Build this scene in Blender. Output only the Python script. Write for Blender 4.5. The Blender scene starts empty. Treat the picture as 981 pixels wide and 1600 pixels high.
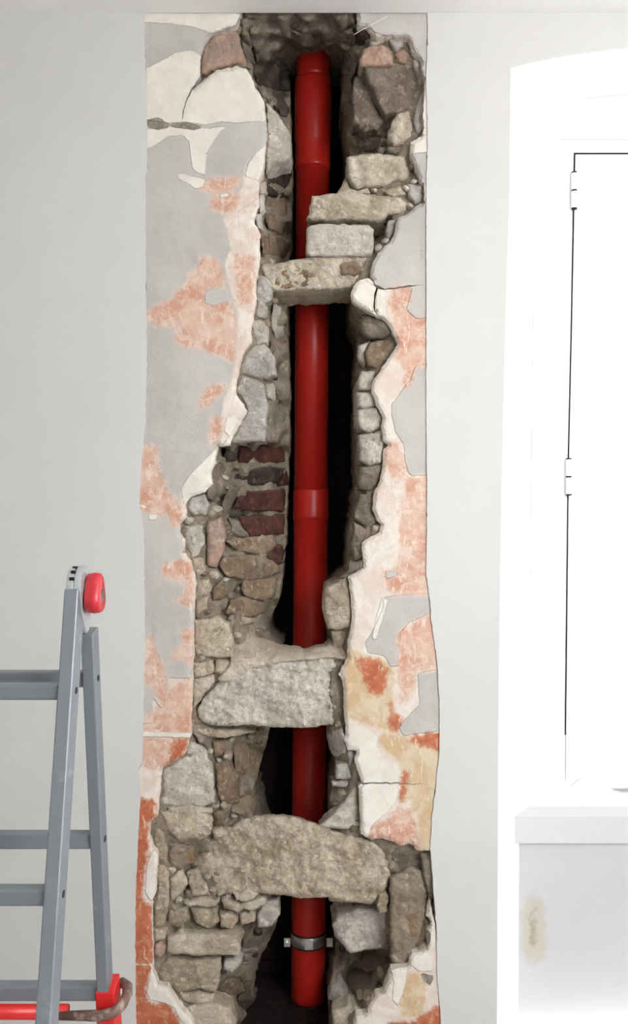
import bpy, bmesh, math, random
import numpy as np
from mathutils import Vector, noise
from mathutils.geometry import delaunay_2d_cdt

# ------------------------------------------------------------------ camera, sky, exposure
F, D, ZC, CX, CY = 1430.0, 2.6, 1.6, 490.5, 800.0
scene = bpy.context.scene
cam_d = bpy.data.cameras.new('camera')
cam_d.sensor_fit = 'VERTICAL'
cam_d.sensor_height = 24.0
cam_d.lens = 24.0 * F / 1600.0
cam_d.clip_start = 0.02
cam = bpy.data.objects.new('camera', cam_d)
scene.collection.objects.link(cam)
cam.location = (0, -D, ZC)
cam.rotation_euler = (math.radians(90), 0, 0)
scene.camera = cam

world = bpy.data.worlds.new('overcast_sky')
scene.world = world
world.use_nodes = True
bg = world.node_tree.nodes['Background']
# overcast sky above the horizon, duller street and houses below it
wt = world.node_tree
w_tc = wt.nodes.new('ShaderNodeTexCoord')
w_sp = wt.nodes.new('ShaderNodeSeparateXYZ')
w_rm = wt.nodes.new('ShaderNodeValToRGB')
wt.links.new(w_tc.outputs['Generated'], w_sp.inputs[0])
wt.links.new(w_sp.outputs[2], w_rm.inputs[0])
w_rm.color_ramp.elements[0].position = 0.0
w_rm.color_ramp.elements[0].color = (0.80, 0.80, 0.80, 1)
w_rm.color_ramp.elements[1].position = 0.12
w_rm.color_ramp.elements[1].color = (0.95, 0.975, 1.0, 1)
wt.links.new(w_rm.outputs[0], bg.inputs['Color'])
bg.inputs['Strength'].default_value = 19.0

vs = scene.view_settings
vs.view_transform = 'Standard'
vs.look = 'None'
vs.gamma = 1.0
vs.use_curve_mapping = False
vs.exposure = 0.0
scene.cycles.use_denoising = True
scene.cycles.max_bounces = 10
scene.cycles.diffuse_bounces = 7
scene.cycles.transparent_max_bounces = 8

random.seed(7)
RNG = np.random.default_rng(11)
COL = scene.collection


def P(x, y, d=0.0):
    """Point at depth d behind the wall face that the photograph shows at (x, y)."""
    s = (D + d) / F
    return ((x - CX) * s, d, ZC + (CY - y) * s)


def lin(c):
    return tuple(((v / 255) / 12.92 if v / 255 <= 0.04045 else ((v / 255 + 0.055) / 1.055) ** 2.4) for v in c) + (1.0,)


# ------------------------------------------------------------------ node helpers
class NT:
    def __init__(self, name):
        self.m = bpy.data.materials.new(name)
        self.m.use_nodes = True
        self.t = self.m.node_tree
        self.b = self.t.nodes['Principled BSDF']
        self.obj = self.t.nodes.new('ShaderNodeTexCoord').outputs['Object']
        g = self.t.nodes.new('ShaderNodeNewGeometry')
        self.pos, self.nor = g.outputs['Position'], g.outputs['Normal']

    def lk(self, v, sock):
        if isinstance(v, (int, float)):
            sock.default_value = v
        elif isinstance(v, (tuple, list)):
            sock.default_value = v
        else:
            self.t.links.new(v, sock)

    def noise(self, scale, detail=4, rough=0.55, vec=None, dist=0.0, stretch=None):
        vec = self.pos if vec is None else vec
        if stretch:
            mp = self.t.nodes.new('ShaderNodeMapping')
            mp.inputs['Scale'].default_value = stretch
            self.lk(vec, mp.inputs['Vector'])
            vec = mp.outputs[0]
        n = self.t.nodes.new('ShaderNodeTexNoise')
        n.inputs['Scale'].default_value = scale
        n.inputs['Detail'].default_value = detail
        n.inputs['Roughness'].default_value = rough
        n.inputs['Distortion'].default_value = dist
        self.lk(vec, n.inputs['Vector'])
        return n.outputs['Fac']

    def math(self, op, a, b=0.0, c=0.0, clamp=False):
        n = self.t.nodes.new('ShaderNodeMath')
        n.operation = op
        n.use_clamp = clamp
        self.lk(a, n.inputs[0]); self.lk(b, n.inputs[1]); self.lk(c, n.inputs[2])
        return n.outputs[0]

    def ramp(self, v, lo, hi, a=0.0, b=1.0):
        n = self.t.nodes.new('ShaderNodeMapRange')
        n.interpolation_type = 'SMOOTHSTEP'
        self.lk(v, n.inputs[0])
        for i, q in enumerate((lo, hi, a, b)):
            n.inputs[i + 1].default_value = q
        return n.outputs[0]

    def mix(self, fac, a, b):
        n = self.t.nodes.new('ShaderNodeMix')
        n.data_type = 'RGBA'
        self.lk(fac, n.inputs[0]); self.lk(a, n.inputs[6]); self.lk(b, n.inputs[7])
        return n.outputs[2]

    def bump(self, h, strength, dist, normal=None):
        n = self.t.nodes.new('ShaderNodeBump')
        n.inputs['Strength'].default_value = strength
        n.inputs['Distance'].default_value = dist
        self.lk(h, n.inputs['Height'])
        if normal is not None:
            self.lk(normal, n.inputs['Normal'])
        return n.outputs[0]

    def sep(self, v):
        n = self.t.nodes.new('ShaderNodeSeparateXYZ')
        self.lk(v, n.inputs[0])
        return n.outputs

    def attr(self, name):
        n = self.t.nodes.new('ShaderNodeAttribute')
        n.attribute_name = name
        return n.outputs['Fac']

    def out(self, color=None, rough=None, normal=None, metal=None, spec=None):
        if color is not None: self.lk(color, self.b.inputs['Base Color'])
        if rough is not None: self.lk(rough, self.b.inputs['Roughness'])
        if normal is not None: self.lk(normal, self.b.inputs['Normal'])
        if metal is not None: self.lk(metal, self.b.inputs['Metallic'])
        if spec is not None: self.b.inputs['Specular IOR Level'].default_value = spec
        return self.m


def mat_paint(name, base, var, rough=0.75, stain=None):
    n = NT(name)
    c = n.mix(n.ramp(n.noise(2.2, 5, 0.6), 0.3, 0.7), lin(base), lin(var))
    spots = n.ramp(n.noise(9, 6, 0.7), 0.68, 0.8)
    c = n.mix(n.math('MULTIPLY', spots, 0.25), c, lin(tuple(v * 0.86 for v in base)))
    if stain:
        (sx, sz, rx, rz) = stain
        s = n.sep(n.pos)
        ax = n.math('DIVIDE', n.math('SUBTRACT', s[0], sx), rx)
        az = n.math('DIVIDE', n.math('SUBTRACT', s[2], sz), rz)
        r = n.math('SQRT', n.math('ADD', n.math('MULTIPLY', ax, ax), n.math('MULTIPLY', az, az)))
        r = n.math('ADD', r, n.math('MULTIPLY', n.math('SUBTRACT', n.noise(14, 5, 0.65), 0.5), 1.6))
        body = n.ramp(r, 0.55, 1.05, 1, 0)
        c = n.mix(n.math('MULTIPLY', body, 0.45), c, lin((176, 164, 128)))
        core = n.ramp(r, 0.1, 0.45, 1, 0)
        c = n.mix(n.math('MULTIPLY', core, 0.5), c, lin((130, 112, 78)))
    h = n.noise(60, 5, 0.6)
    return n.out(c, rough, n.bump(h, 0.25, 0.002), spec=0.2)


def mat_stone(name, c1, c2, c3, dust=0.35, bump=1.0, ochre=None):
    n = NT(name)
    c = n.mix(n.ramp(n.noise(11, 6, 0.62, dist=0.6), 0.36, 0.64), lin(c1), lin(c2))
    c = n.mix(n.ramp(n.noise(46, 5, 0.7), 0.52, 0.7), c, lin(c3))
    if ochre:
        c = n.mix(n.ramp(n.noise(7, 5, 0.65, dist=1.0), 0.56, 0.68, 0, 0.75), c, lin(ochre))
    pits = n.ramp(n.noise(75, 4, 0.75), 0.30, 0.42, 1, 0)
    c = n.mix(n.math('MULTIPLY', pits, 0.45), c, lin(tuple(v * 0.5 for v in c1)))
    mot = n.ramp(n.noise(120, 6, 0.72, dist=0.8), 0.36, 0.64)
    c = n.mix(n.math('MULTIPLY', mot, 0.30), c, lin(tuple(v * 0.66 for v in c2)))
    up = n.ramp(n.sep(n.nor)[2], 0.25, 0.85, 0, dust)
    c = n.mix(up, c, lin((176, 164, 146)))
    h1 = n.noise(26, 8, 0.68, dist=0.8)
    h2 = n.noise(110, 6, 0.75)
    h3 = n.noise(58, 7, 0.72, dist=1.2)
    h = n.math('ADD', n.math('MULTIPLY', h1, 1.0), n.math('MULTIPLY', h2, 0.40))
    h = n.math('ADD', h, n.math('MULTIPLY', h3, 0.75))
    h = n.math('SUBTRACT', h, n.math('MULTIPLY', pits, 0.12))
    return n.out(c, 0.93, n.bump(h, 0.75, 0.0070 * bump), spec=0.12)


STONE = {
    'lime': mat_stone('limestone_warm', (218, 203, 182), (172, 155, 132), (234, 224, 208), bump=2.0),
    'light': mat_stone('limestone_pale', (218, 207, 188), (182, 168, 147), (232, 223, 209), bump=1.6),
    'grey': mat_stone('stone_grey', (222, 214, 202), (186, 177, 165), (234, 228, 219), 0.3, bump=1.5),
    'pale': mat_stone('mortar_pale', (196, 191, 183), (168, 162, 153), (214, 210, 203), 0.3),
    'mid': mat_stone('stone_brown_grey', (146, 134, 121), (116, 104, 92), (170, 158, 144), 0.35),
    'dark': mat_stone('stone_dark', (84, 74, 67), (60, 52, 47), (108, 97, 88), 0.25),  # dark brown-grey stone tone
    'brown': mat_stone('stone_brown', (154, 134, 112), (118, 100, 82), (180, 164, 143), 0.3),
    'ochre': mat_stone('stone_ochre', (158, 145, 128), (136, 124, 108), (180, 170, 154), 0.3, ochre=(140, 104, 66)),
    'brick': mat_stone('brick_red', (126, 74, 60), (100, 56, 46), (146, 104, 90), 0.15, 0.7),
    'dark_brick': mat_stone('brick_dark', (92, 58, 51), (68, 44, 40), (110, 80, 72), 0.1, 0.6),  # dark red-brown tone for the bricks along the shaft side
    'pinkbrick': mat_stone('brick_pink', (184, 150, 132), (164, 144, 130), (198, 180, 166), 0.15, 0.7),
}
MORTAR = mat_stone('mortar_core', (158, 146, 129), (130, 118, 103), (180, 170, 154), 0.3, 1.2)
FLUE_DARK = mat_stone('dark_block', (44, 33, 32), (34, 26, 26), (52, 40, 38), 0.0, 0.25)  # very dark brown for the back of the shaft

LAYERS = ['grey', 'rough', 'ochre', 'pink', 'orange', 'cream', 'greytop', 'gone']


def mat_plaster():
    n = NT('old_plaster_layers')
    nz1 = n.math('SUBTRACT', n.noise(28, 6, 0.65), 0.5)
    nz2 = n.math('SUBTRACT', n.noise(95, 5, 0.7), 0.5)
    scr = n.noise(42, 5, 0.72, stretch=(1.6, 1, 0.55))
    wash = n.noise(13, 6, 0.65, dist=0.7)

    def mask(layer, a1, a2, e):
        s = n.attr('sd_' + layer)
        s = n.math('ADD', s, n.math('MULTIPLY', nz1, a1))
        s = n.math('ADD', s, n.math('MULTIPLY', nz2, a2))
        return n.ramp(s, -e, e)

    # base: whitish lime with a pink breath
    c = n.mix(n.ramp(wash, 0.38, 0.62), lin((219, 211, 201)), lin((209, 194, 182)))
    c = n.mix(n.ramp(nz2, 0.08, 0.2, 0, 0.5), c, lin((228, 221, 211)))
    h = n.math('MULTIPLY', nz2, 0.5)
    sx, _, sz = n.sep(n.pos)
    wv = n.math('MULTIPLY', n.math('SINE', n.math('MULTIPLY', sx, 2 * math.pi / 0.0074)),
                n.math('SINE', n.math('MULTIPLY', sz, 2 * math.pi / 0.0074)))
    weave = n.math('MULTIPLY', wv, n.ramp(n.noise(7, 3, 0.6), 0.42, 0.62))

    g_col = n.mix(n.ramp(n.noise(5, 5, 0.6), 0.35, 0.65), lin((190, 186, 180)), lin((178, 174, 168)))
    g_col = n.mix(n.ramp(scr, 0.63, 0.72, 0, 0.45), g_col, lin((205, 200, 193)))
    g_col = n.mix(n.ramp(weave, 0.1, 0.8, 0, 0.16), g_col, lin((208, 204, 198)))
    m = mask('grey', 5, 3, 0.8)
    c = n.mix(m, c, g_col)
    h = n.math('ADD', h, n.math('MULTIPLY', m, n.math('ADD', 0.9, n.math('MULTIPLY', weave, 0.10))))

    r_col = n.mix(n.ramp(wash, 0.4, 0.6), lin((221, 212, 202)), lin((209, 192, 179)))
    m = mask('rough', 16, 8, 3.0)
    c = n.mix(m, c, r_col)

    o_col = n.mix(n.ramp(wash, 0.38, 0.6), lin((206, 192, 166)), lin((196, 168, 134)))
    o_col = n.mix(n.ramp(scr, 0.55, 0.68), o_col, lin((216, 202, 180)))
    m = mask('ochre', 16, 8, 4.0)
    c = n.mix(m, c, o_col)

    wash2 = n.noise(34, 6, 0.7, dist=0.5)
    p_col = n.mix(n.ramp(wash, 0.36, 0.64), lin((208, 178, 161)), lin((195, 147, 123)))
    p_col = n.mix(n.ramp(wash2, 0.48, 0.62, 0, 0.7), p_col, lin((216, 198, 183)))
    p_col = n.mix(n.ramp(scr, 0.55, 0.66, 0, 0.9), p_col, lin((222, 206, 194)))
    halo = n.math('MULTIPLY', n.ramp(n.math('ADD', n.attr('sd_pink'), n.math('MULTIPLY', nz1, 22)), -9, 3), n.ramp(wash2, 0.4, 0.6, 0.2, 0.9))
    c = n.mix(halo, c, lin((214, 197, 184)))
    m = mask('pink', 24, 18, 5.0)
    c = n.mix(m, c, p_col)
    h = n.math('SUBTRACT', h, n.math('MULTIPLY', m, 0.35))

    q_col = n.mix(n.ramp(wash, 0.38, 0.62), lin((186, 114, 84)), lin((172, 98, 70)))
    q_col = n.mix(n.ramp(wash2, 0.50, 0.66, 0, 0.65), q_col, lin((206, 158, 130)))
    q_col = n.mix(n.ramp(scr, 0.58, 0.68, 0, 0.85), q_col, lin((218, 188, 164)))
    m = mask('orange', 26, 16, 5.0)
    c = n.mix(m, c, q_col)

    w_col = n.mix(n.ramp(wash, 0.35, 0.65), lin((224, 219, 210)), lin((214, 208, 198)))
    w_col = n.mix(n.ramp(scr, 0.66, 0.74, 0, 0.5), w_col, lin((188, 182, 172)))
    m = mask('cream', 5, 4, 0.8)
    c = n.mix(m, c, w_col)
    h = n.math('ADD', h, n.math('MULTIPLY', m, 0.7))

    m = mask('greytop', 4, 3, 0.8)
    c = n.mix(m, c, g_col)
    h = n.math('ADD', h, n.math('MULTIPLY', m, 0.6))

    m = mask('gone', 6, 5, 0.8)
    c = n.mix(m, c, n.mix(n.ramp(nz2, -0.1, 0.15), lin((124, 116, 106)), lin((160, 152, 142))))
    h = n.math('SUBTRACT', h, n.math('MULTIPLY', m, 1.0))
    return n.out(c, 0.9, n.bump(h, 0.8, 0.0045), spec=0.15)


PLASTER = mat_plaster()
PAINT = mat_paint('wall_paint', (203, 202, 200), (199, 198, 196))
PAINT_WHITE = mat_paint('reveal_paint', (240, 240, 240), (236, 236, 236))
PAINT_SILL = mat_paint('sill_paint', (206, 206, 206), (202, 202, 202))
PAINT_CEIL = mat_paint('ceiling_paint', (246, 245, 244), (242, 241, 240))
PVC = NT('white_pvc').out(lin((246, 246, 246)), 0.35)


def mat_simple(name, col, rough=0.5, metal=0.0, wear=None, wear_amt=(0.6, 0.7), scale=30, bump=0.0, spec=0.5):
    n = NT(name)
    c = lin(col)
    if wear:
        c = n.mix(n.ramp(n.noise(scale, 6, 0.7), wear_amt[0], wear_amt[1]), c, lin(wear))
    nm = n.bump(n.noise(180, 3), bump, 0.001) if bump else None
    return n.out(c, rough, nm, metal, spec=spec)


ALU = mat_simple('ladder_aluminium', (134, 139, 145), 0.45, 0.5, (164, 166, 168), (0.58, 0.72), 16, 0.1)
ALU_HINGE = mat_simple('hinge_steel', (188, 190, 192), 0.4, 0.5, (120, 122, 124), (0.62, 0.7), 40, 0.1)
RED_PL = mat_simple('red_plastic', (186, 40, 50), 0.35, 0.0, (205, 110, 108), (0.6, 0.75), 60)
RED_PAINT = mat_simple('red_enamel', (206, 34, 34), 0.35, 0.0, (225, 170, 165), (0.7, 0.74), 60)
RUST = mat_simple('worn_rusty_steel', (118, 92, 82), 0.55, 0.4, (160, 140, 130), (0.5, 0.6), 60, 0.3)
BLACK = mat_simple('hole_shade_black', (14, 14, 15), 0.8)  # black standing for the shade inside holes and notches
PIPE_RED = mat_simple('red_pvc_pipe', (174, 33, 25), 0.34, 0.0, (162, 35, 27), (0.55, 0.75), 12, spec=0.3)
PIPE_BLACK = mat_simple('black_rubber', (22, 21, 22), 0.45)
STEEL = mat_simple('galvanised_steel', (205, 205, 205), 0.3, 0.9)
DARK_TRIM = mat_simple('dark_trim', (30, 30, 32), 0.8)
STRING = mat_simple('white_string', (225, 222, 216), 0.8)
FLOOR_M = mat_paint('floor_screed', (186, 183, 179), (176, 173, 169))


def mat_glass():
    m = bpy.data.materials.new('window_glass')
    m.use_nodes = True
    t = m.node_tree
    t.nodes.remove(t.nodes['Principled BSDF'])
    tr = t.nodes.new('ShaderNodeBsdfTransparent')
    tr.inputs[0].default_value = (0.97, 0.98, 0.98, 1)
    gl = t.nodes.new('ShaderNodeBsdfGlossy')
    gl.inputs['Roughness'].default_value = 0.02
    fr = t.nodes.new('ShaderNodeFresnel')
    fr.inputs[0].default_value = 1.45
    mx = t.nodes.new('ShaderNodeMixShader')
    t.links.new(fr.outputs[0], mx.inputs[0])
    t.links.new(tr.outputs[0], mx.inputs[1])
    t.links.new(gl.outputs[0], mx.inputs[2])
    t.links.new(mx.outputs[0], t.nodes['Material Output'].inputs[0])
    return m


GLASS = mat_glass()


# ------------------------------------------------------------------ object helpers
def link(name, mesh, mat, parent=None, label=None, cat=None, kind=None, smooth=False):
    mesh.materials.append(mat)
    if smooth:
        mesh.polygons.foreach_set('use_smooth', [True] * len(mesh.polygons))
    o = bpy.data.objects.new(name, mesh)
    COL.objects.link(o)
    if parent is not None:
        o.parent = parent
        o.matrix_parent_inverse.identity()
    if label: o['label'] = label
    if cat: o['category'] = cat
    if kind: o['kind'] = kind
    return o


def mesh_from(verts, faces, name='m'):
    me = bpy.data.meshes.new(name)
    me.from_pydata([tuple(v) for v in verts], [], [list(f) for f in faces])
    me.update()
    return me


def empty(name, loc, label, cat, kind=None):
    o = bpy.data.objects.new(name, None)
    COL.objects.link(o)
    o.location = loc
    o.empty_display_size = 0.05
    if label: o['label'] = label
    if cat: o['category'] = cat
    if kind: o['kind'] = kind
    return o


def place(o, parent):
    """World-space mesh data under a parent that stands elsewhere."""
    o.location = -Vector(parent.location) if parent.parent is None else (0, 0, 0)
    return o


def prism(poly, d0, d1, back_px=None):
    """Solid from a traced outline: front at depth d0, straight back to d1."""
    fr = [P(x, y, d0) for x, y in poly]
    n = len(fr)
    bk = [(x, d1, z) for x, _, z in fr]
    faces = [list(range(n))[::-1], list(range(n, 2 * n))]
    faces += [[i, (i + 1) % n, n + (i + 1) % n, n + i] for i in range(n)]
    me = mesh_from(fr + bk, faces)
    bm = bmesh.new(); bm.from_mesh(me)
    bmesh.ops.recalc_face_normals(bm, faces=bm.faces[:])
    bm.to_mesh(me); bm.free()
    return me


def boxmesh(x0, x1, y0, y1, z0, z1, bev=0.0):
    bm = bmesh.new()
    bmesh.ops.create_cube(bm, size=1.0)
    for v in bm.verts:
        v.co = (x0 + (v.co.x + .5) * (x1 - x0), y0 + (v.co.y + .5) * (y1 - y0), z0 + (v.co.z + .5) * (z1 - z0))
    if bev:
        bmesh.ops.bevel(bm, geom=bm.edges[:], offset=bev, segments=2, affect='EDGES', profile=0.5)
    me = bpy.data.meshes.new('box'); bm.to_mesh(me); bm.free()
    return me


def join_meshes(meshes):
    bm = bmesh.new()
    for m in meshes:
        bm.from_mesh(m)
    me = bpy.data.meshes.new('joined'); bm.to_mesh(me); bm.free()
    return me


def tube(points, r, seg=10, cap=True):
    pts = [Vector(p) for p in points]
    vs_, fs = [], []
    prev = None
    for i, p in enumerate(pts):
        t = (pts[min(i + 1, len(pts) - 1)] - pts[max(i - 1, 0)]).normalized()
        a = Vector((0, 0, 1)) if abs(t.z) < 0.9 else Vector((1, 0, 0))
        if prev is not None: a = prev
        u = (a - t * a.dot(t)).normalized(); w = t.cross(u); prev = u
        rr = r[i] if isinstance(r, (list, tuple)) else r
        for k in range(seg):
            q = 2 * math.pi * k / seg
            vs_.append(tuple(p + (u * math.cos(q) + w * math.sin(q)) * rr))
    for i in range(len(pts) - 1):
        for k in range(seg):
            a, b = i * seg + k, i * seg + (k + 1) % seg
            fs.append((a, b, b + seg, a + seg))
    if cap:
        fs.append(tuple(range(seg))[::-1]); fs.append(tuple(range((len(pts) - 1) * seg, len(pts) * seg)))
    return mesh_from(vs_, fs)


# ------------------------------------------------------------------ outlines with ragged edges, triangulated
def seg_dist(pts, poly):
    """Signed distance (inside positive) of points to a closed outline."""
    pts = np.asarray(pts, float); q = np.asarray(poly, float)
    a, b = q, np.roll(q, -1, 0)
    best = np.full(len(pts), 1e9); inside = np.zeros(len(pts), bool)
    for (ax, ay), (bx, by) in zip(a, b):
        dx, dy = bx - ax, by - ay
        L = dx * dx + dy * dy + 1e-12
        t = np.clip(((pts[:, 0] - ax) * dx + (pts[:, 1] - ay) * dy) / L, 0, 1)
        dd = np.hypot(pts[:, 0] - ax - t * dx, pts[:, 1] - ay - t * dy)
        best = np.minimum(best, dd)
        if abs(dy) > 1e-12:
            c = (ay > pts[:, 1]) != (by > pts[:, 1])
            xi = ax + (pts[:, 1] - ay) * dx / dy
            inside ^= c & (pts[:, 0] < xi)
    return np.where(inside, best, -best)


def ragged(poly, step, amp, scale=14.0, keep=None):
    """Resample an outline every `step` px and roughen it; keep(x, y) gives 0..1 roughness."""
    out = []
    n = len(poly)
    for i in range(n):
        (x0, y0), (x1, y1) = poly[i], poly[(i + 1) % n]
        L = math.hypot(x1 - x0, y1 - y0)
        k = max(1, int(round(L / step)))
        for j in range(k):
            t = j / k
            x, y = x0 + (x1 - x0) * t, y0 + (y1 - y0) * t
            a = amp * (keep(x, y) if keep else 1.0)
            if a > 0:
                nx = noise.fractal(Vector((x / scale, y / scale, 3.1)), 0.8, 2.1, 4)
                ny = noise.fractal(Vector((x / scale, y / scale, 9.7)), 0.8, 2.1, 4)
                x, y = x + nx * a, y + ny * a
            out.append((x, y))
    return out


def triangulate(outline, step):
    o = np.asarray(outline)
    x0, y0 = o.min(0); x1, y1 = o.max(0)
    gx, gy = np.meshgrid(np.arange(x0, x1, step), np.arange(y0, y1, step * 0.87))
    gx[1::2] += step / 2
    g = np.stack([gx.ravel(), gy.ravel()], 1)
    g += RNG.uniform(-0.18, 0.18, g.shape) * step
    g = g[seg_dist(g, outline) > step * 0.55]
    co = [Vector(p) for p in outline] + [Vector(p) for p in g]
    n = len(outline)
    r = delaunay_2d_cdt(co, [], [list(range(n))], 1, 1e-4)
    v = np.array([(p.x, p.y) for p in r[0]])
    tris = []
    for f in r[2]:
        for k in range(1, len(f) - 1):
            tris.append((f[0], f[k], f[k + 1]))
    return v, np.array(tris, int)


def solid_sheet(v2, tris, depth, back, rings=1, drop=0.0):
    """Front surface at depth[] plus a rim running straight back by `back` metres."""
    front = np.array([P(x, y, d) for (x, y), d in zip(v2, depth)])
    cnt = {}
    for a, b, c in tris:
        for e in ((a, b), (b, c), (c, a)):
            cnt[e] = cnt.get(e, 0) + 1
    rim = [e for e in cnt if (e[1], e[0]) not in cnt]
    ids = sorted({i for e in rim for i in e})
    mp = {i: len(front) + k for k, i in enumerate(ids)}
    f0 = front[ids]
    zc = front[:, 2].mean()
    yb = back(f0) if callable(back) else f0[:, 1] + back
    parts, faces = [front], [tuple(t) for t in tris]
    prev = {i: i for i in ids}
    base_n = len(front)
    for q in range(1, rings + 1):
        bk = f0.copy()
        bk[:, 1] = f0[:, 1] + (yb - f0[:, 1]) * q / rings
        if drop:
            bk[:, 2] -= np.where(f0[:, 2] > zc, drop * q / rings, 0.0)
        if q < rings or rings > 3:
            for j, w in enumerate(bk):
                bk[j, 0] += 0.0045 * noise.fractal(Vector((w[0] * 30, w[1] * 30, w[2] * 30)), 0.8, 2.1, 4)
                bk[j, 2] += 0.0045 * noise.fractal(Vector((w[0] * 30 + 7, w[1] * 30, w[2] * 30)), 0.8, 2.1, 4)
        cur = {i: base_n + k for k, i in enumerate(ids)}
        base_n += len(ids)
        parts.append(bk)
        faces += [(prev[b], prev[a], cur[a], cur[b]) for a, b in rim]
        prev = cur
    vv = np.concatenate(parts)
    # outward: the camera side is -Y
    a, b, c = front[tris[0][0]], front[tris[0][1]], front[tris[0][2]]
    if np.cross(b - a, c - a)[1] > 0:
        faces = [tuple(reversed(f)) for f in faces]
    return vv, faces


# ------------------------------------------------------------------ traced edges of the opened strip
LEFT_EDGE = [(226, 10), (226, 60), (228, 110), (229, 180), (230, 268), (227, 272), (227, 330), (228, 450), (229, 590),
             (227, 660), (224, 690), (219, 740), (218, 785), (221, 805), (224, 830), (225, 900), (226, 970), (224, 1080),
             (223, 1160), (222, 1192), (216, 1203), (218, 1222), (219, 1245), (216, 1300), (212, 1390), (211, 1470),
             (212, 1560), (213, 1610), (213, 1690)]
RIGHT_EDGE = [(668, 10), (668, 70), (666, 115), (667, 165), (668, 215), (666, 290), (666, 400), (666, 520), (666, 640),
              (667, 760), (667, 830), (666, 900), (671, 936), (674, 970), (680, 1012), (684, 1046), (686, 1090),
              (687, 1145), (686, 1182), (683, 1206), (680, 1238), (675, 1272), (672, 1322), (674, 1346), (678, 1402),
              (682, 1456), (683, 1527), (687, 1573), (689, 1605), (690, 1690)]
LEFT_HOLE = [(377, 10), (376, 24), (368, 41), (350, 47), (330, 54), (319, 70), (313, 90), (313, 117), (298, 139), (291, 155), (285, 172), (286, 188), (287.4, 172), (293, 156), (300, 141),
             (322, 121), (337, 111), (369, 103), (386, 109), (392, 118), (399, 135), (411, 155), (415, 183), (416, 210),
             (415, 227), (413, 248), (411, 274), (405, 284), (404, 302), (405, 322), (397, 341), (399, 352), (408, 366),
             (405, 389), (406, 402), (404, 418), (400, 441), (399, 477), (392, 515), (393, 533), (379, 553), (373, 579),
             (367, 612), (386, 641), (376, 661), (363, 682), (358, 695), (340, 698), (337, 712), (336, 723), (330, 738),
             (331, 756), (320, 769), (298, 775), (290, 787), (291, 808), (281, 821), (279, 830), (289, 846), (286, 864),
             (297, 877), (303, 895), (305, 913), (304, 933), (302, 970), (302, 1010), (301, 1036), (300, 1087),
             (298, 1118), (298, 1150), (289, 1178), (262, 1195), (252, 1201), (250, 1227), (247, 1252), (246, 1275),
             (234, 1284), (233, 1306), (238, 1324), (246, 1334), (243, 1397), (236, 1411), (237, 1450), (238, 1499),
             (240, 1520), (247, 1539), (262, 1541), (276, 1568), (287, 1580), (299, 1593), (303, 1612), (305, 1690)]
RIGHT_HOLE = [(558, 10), (558, 39), (571, 41), (581, 52), (590, 58), (603, 56), (639, 60), (644, 81), (658, 94),
              (659, 107), (664, 122), (663, 150), (661, 180), (663, 200), (657, 213), (642, 222), (641, 243), (646, 253),
              (655, 282), (663, 286), (664, 318), (657, 317), (649, 322), (636, 335), (621, 341), (616, 366),
              (608, 378), (593, 393), (581, 413), (578, 433), (586, 443), (600, 451), (640, 446), (663, 445), (640, 448), (600, 453), (590, 451), (586, 464), (587, 489), (584.6, 487), (583.6, 464), (587, 450), (583, 442), (575, 434.5), (567, 436), (557, 441), (547, 456), (550, 469),
              (562, 478), (585, 492), (603, 502), (611, 515), (622, 537), (608, 558), (592, 582), (583, 593), (580, 611),
              (589, 634), (598, 654), (595, 667), (599, 690), (607, 695), (599, 702), (597, 733), (593, 753), (584, 769),
              (582, 795), (588, 813), (595, 818), (593, 831), (579, 838), (565, 849), (567, 872), (567, 887), (544, 902),
              (547, 923), (550, 960), (548, 980), (544, 1006), (542, 1029), (530, 1054), (537, 1075), (537, 1118),
              (541, 1137), (538, 1155), (542, 1171), (557, 1173), (553, 1191), (560, 1209), (565, 1222), (622, 1222.5), (676, 1225.5), (622, 1224.6), (563, 1225), (560, 1227),
              (562, 1262), (564, 1303), (578, 1312), (598, 1309), (629, 1322), (640, 1318), (652, 1328)]
PL_RIGHT_A = RIGHT_HOLE + [(673, 1329)] + [p for p in RIGHT_EDGE[::-1] if p[1] < 1325]
PL_RIGHT_B = [(671, 1406), (667, 1418), (666, 1432), (675, 1440), (666, 1458), (669, 1480), (661, 1486), (644, 1489),
              (639, 1504), (636, 1510), (611, 1515), (603, 1537), (600, 1551), (588, 1555), (575, 1573), (575, 1583),
              (556, 1588), (552, 1600), (556, 1690)] + [p for p in RIGHT_EDGE[::-1] if p[1] > 1404]
PL_LEFT = LEFT_HOLE + LEFT_EDGE[::-1]

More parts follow.
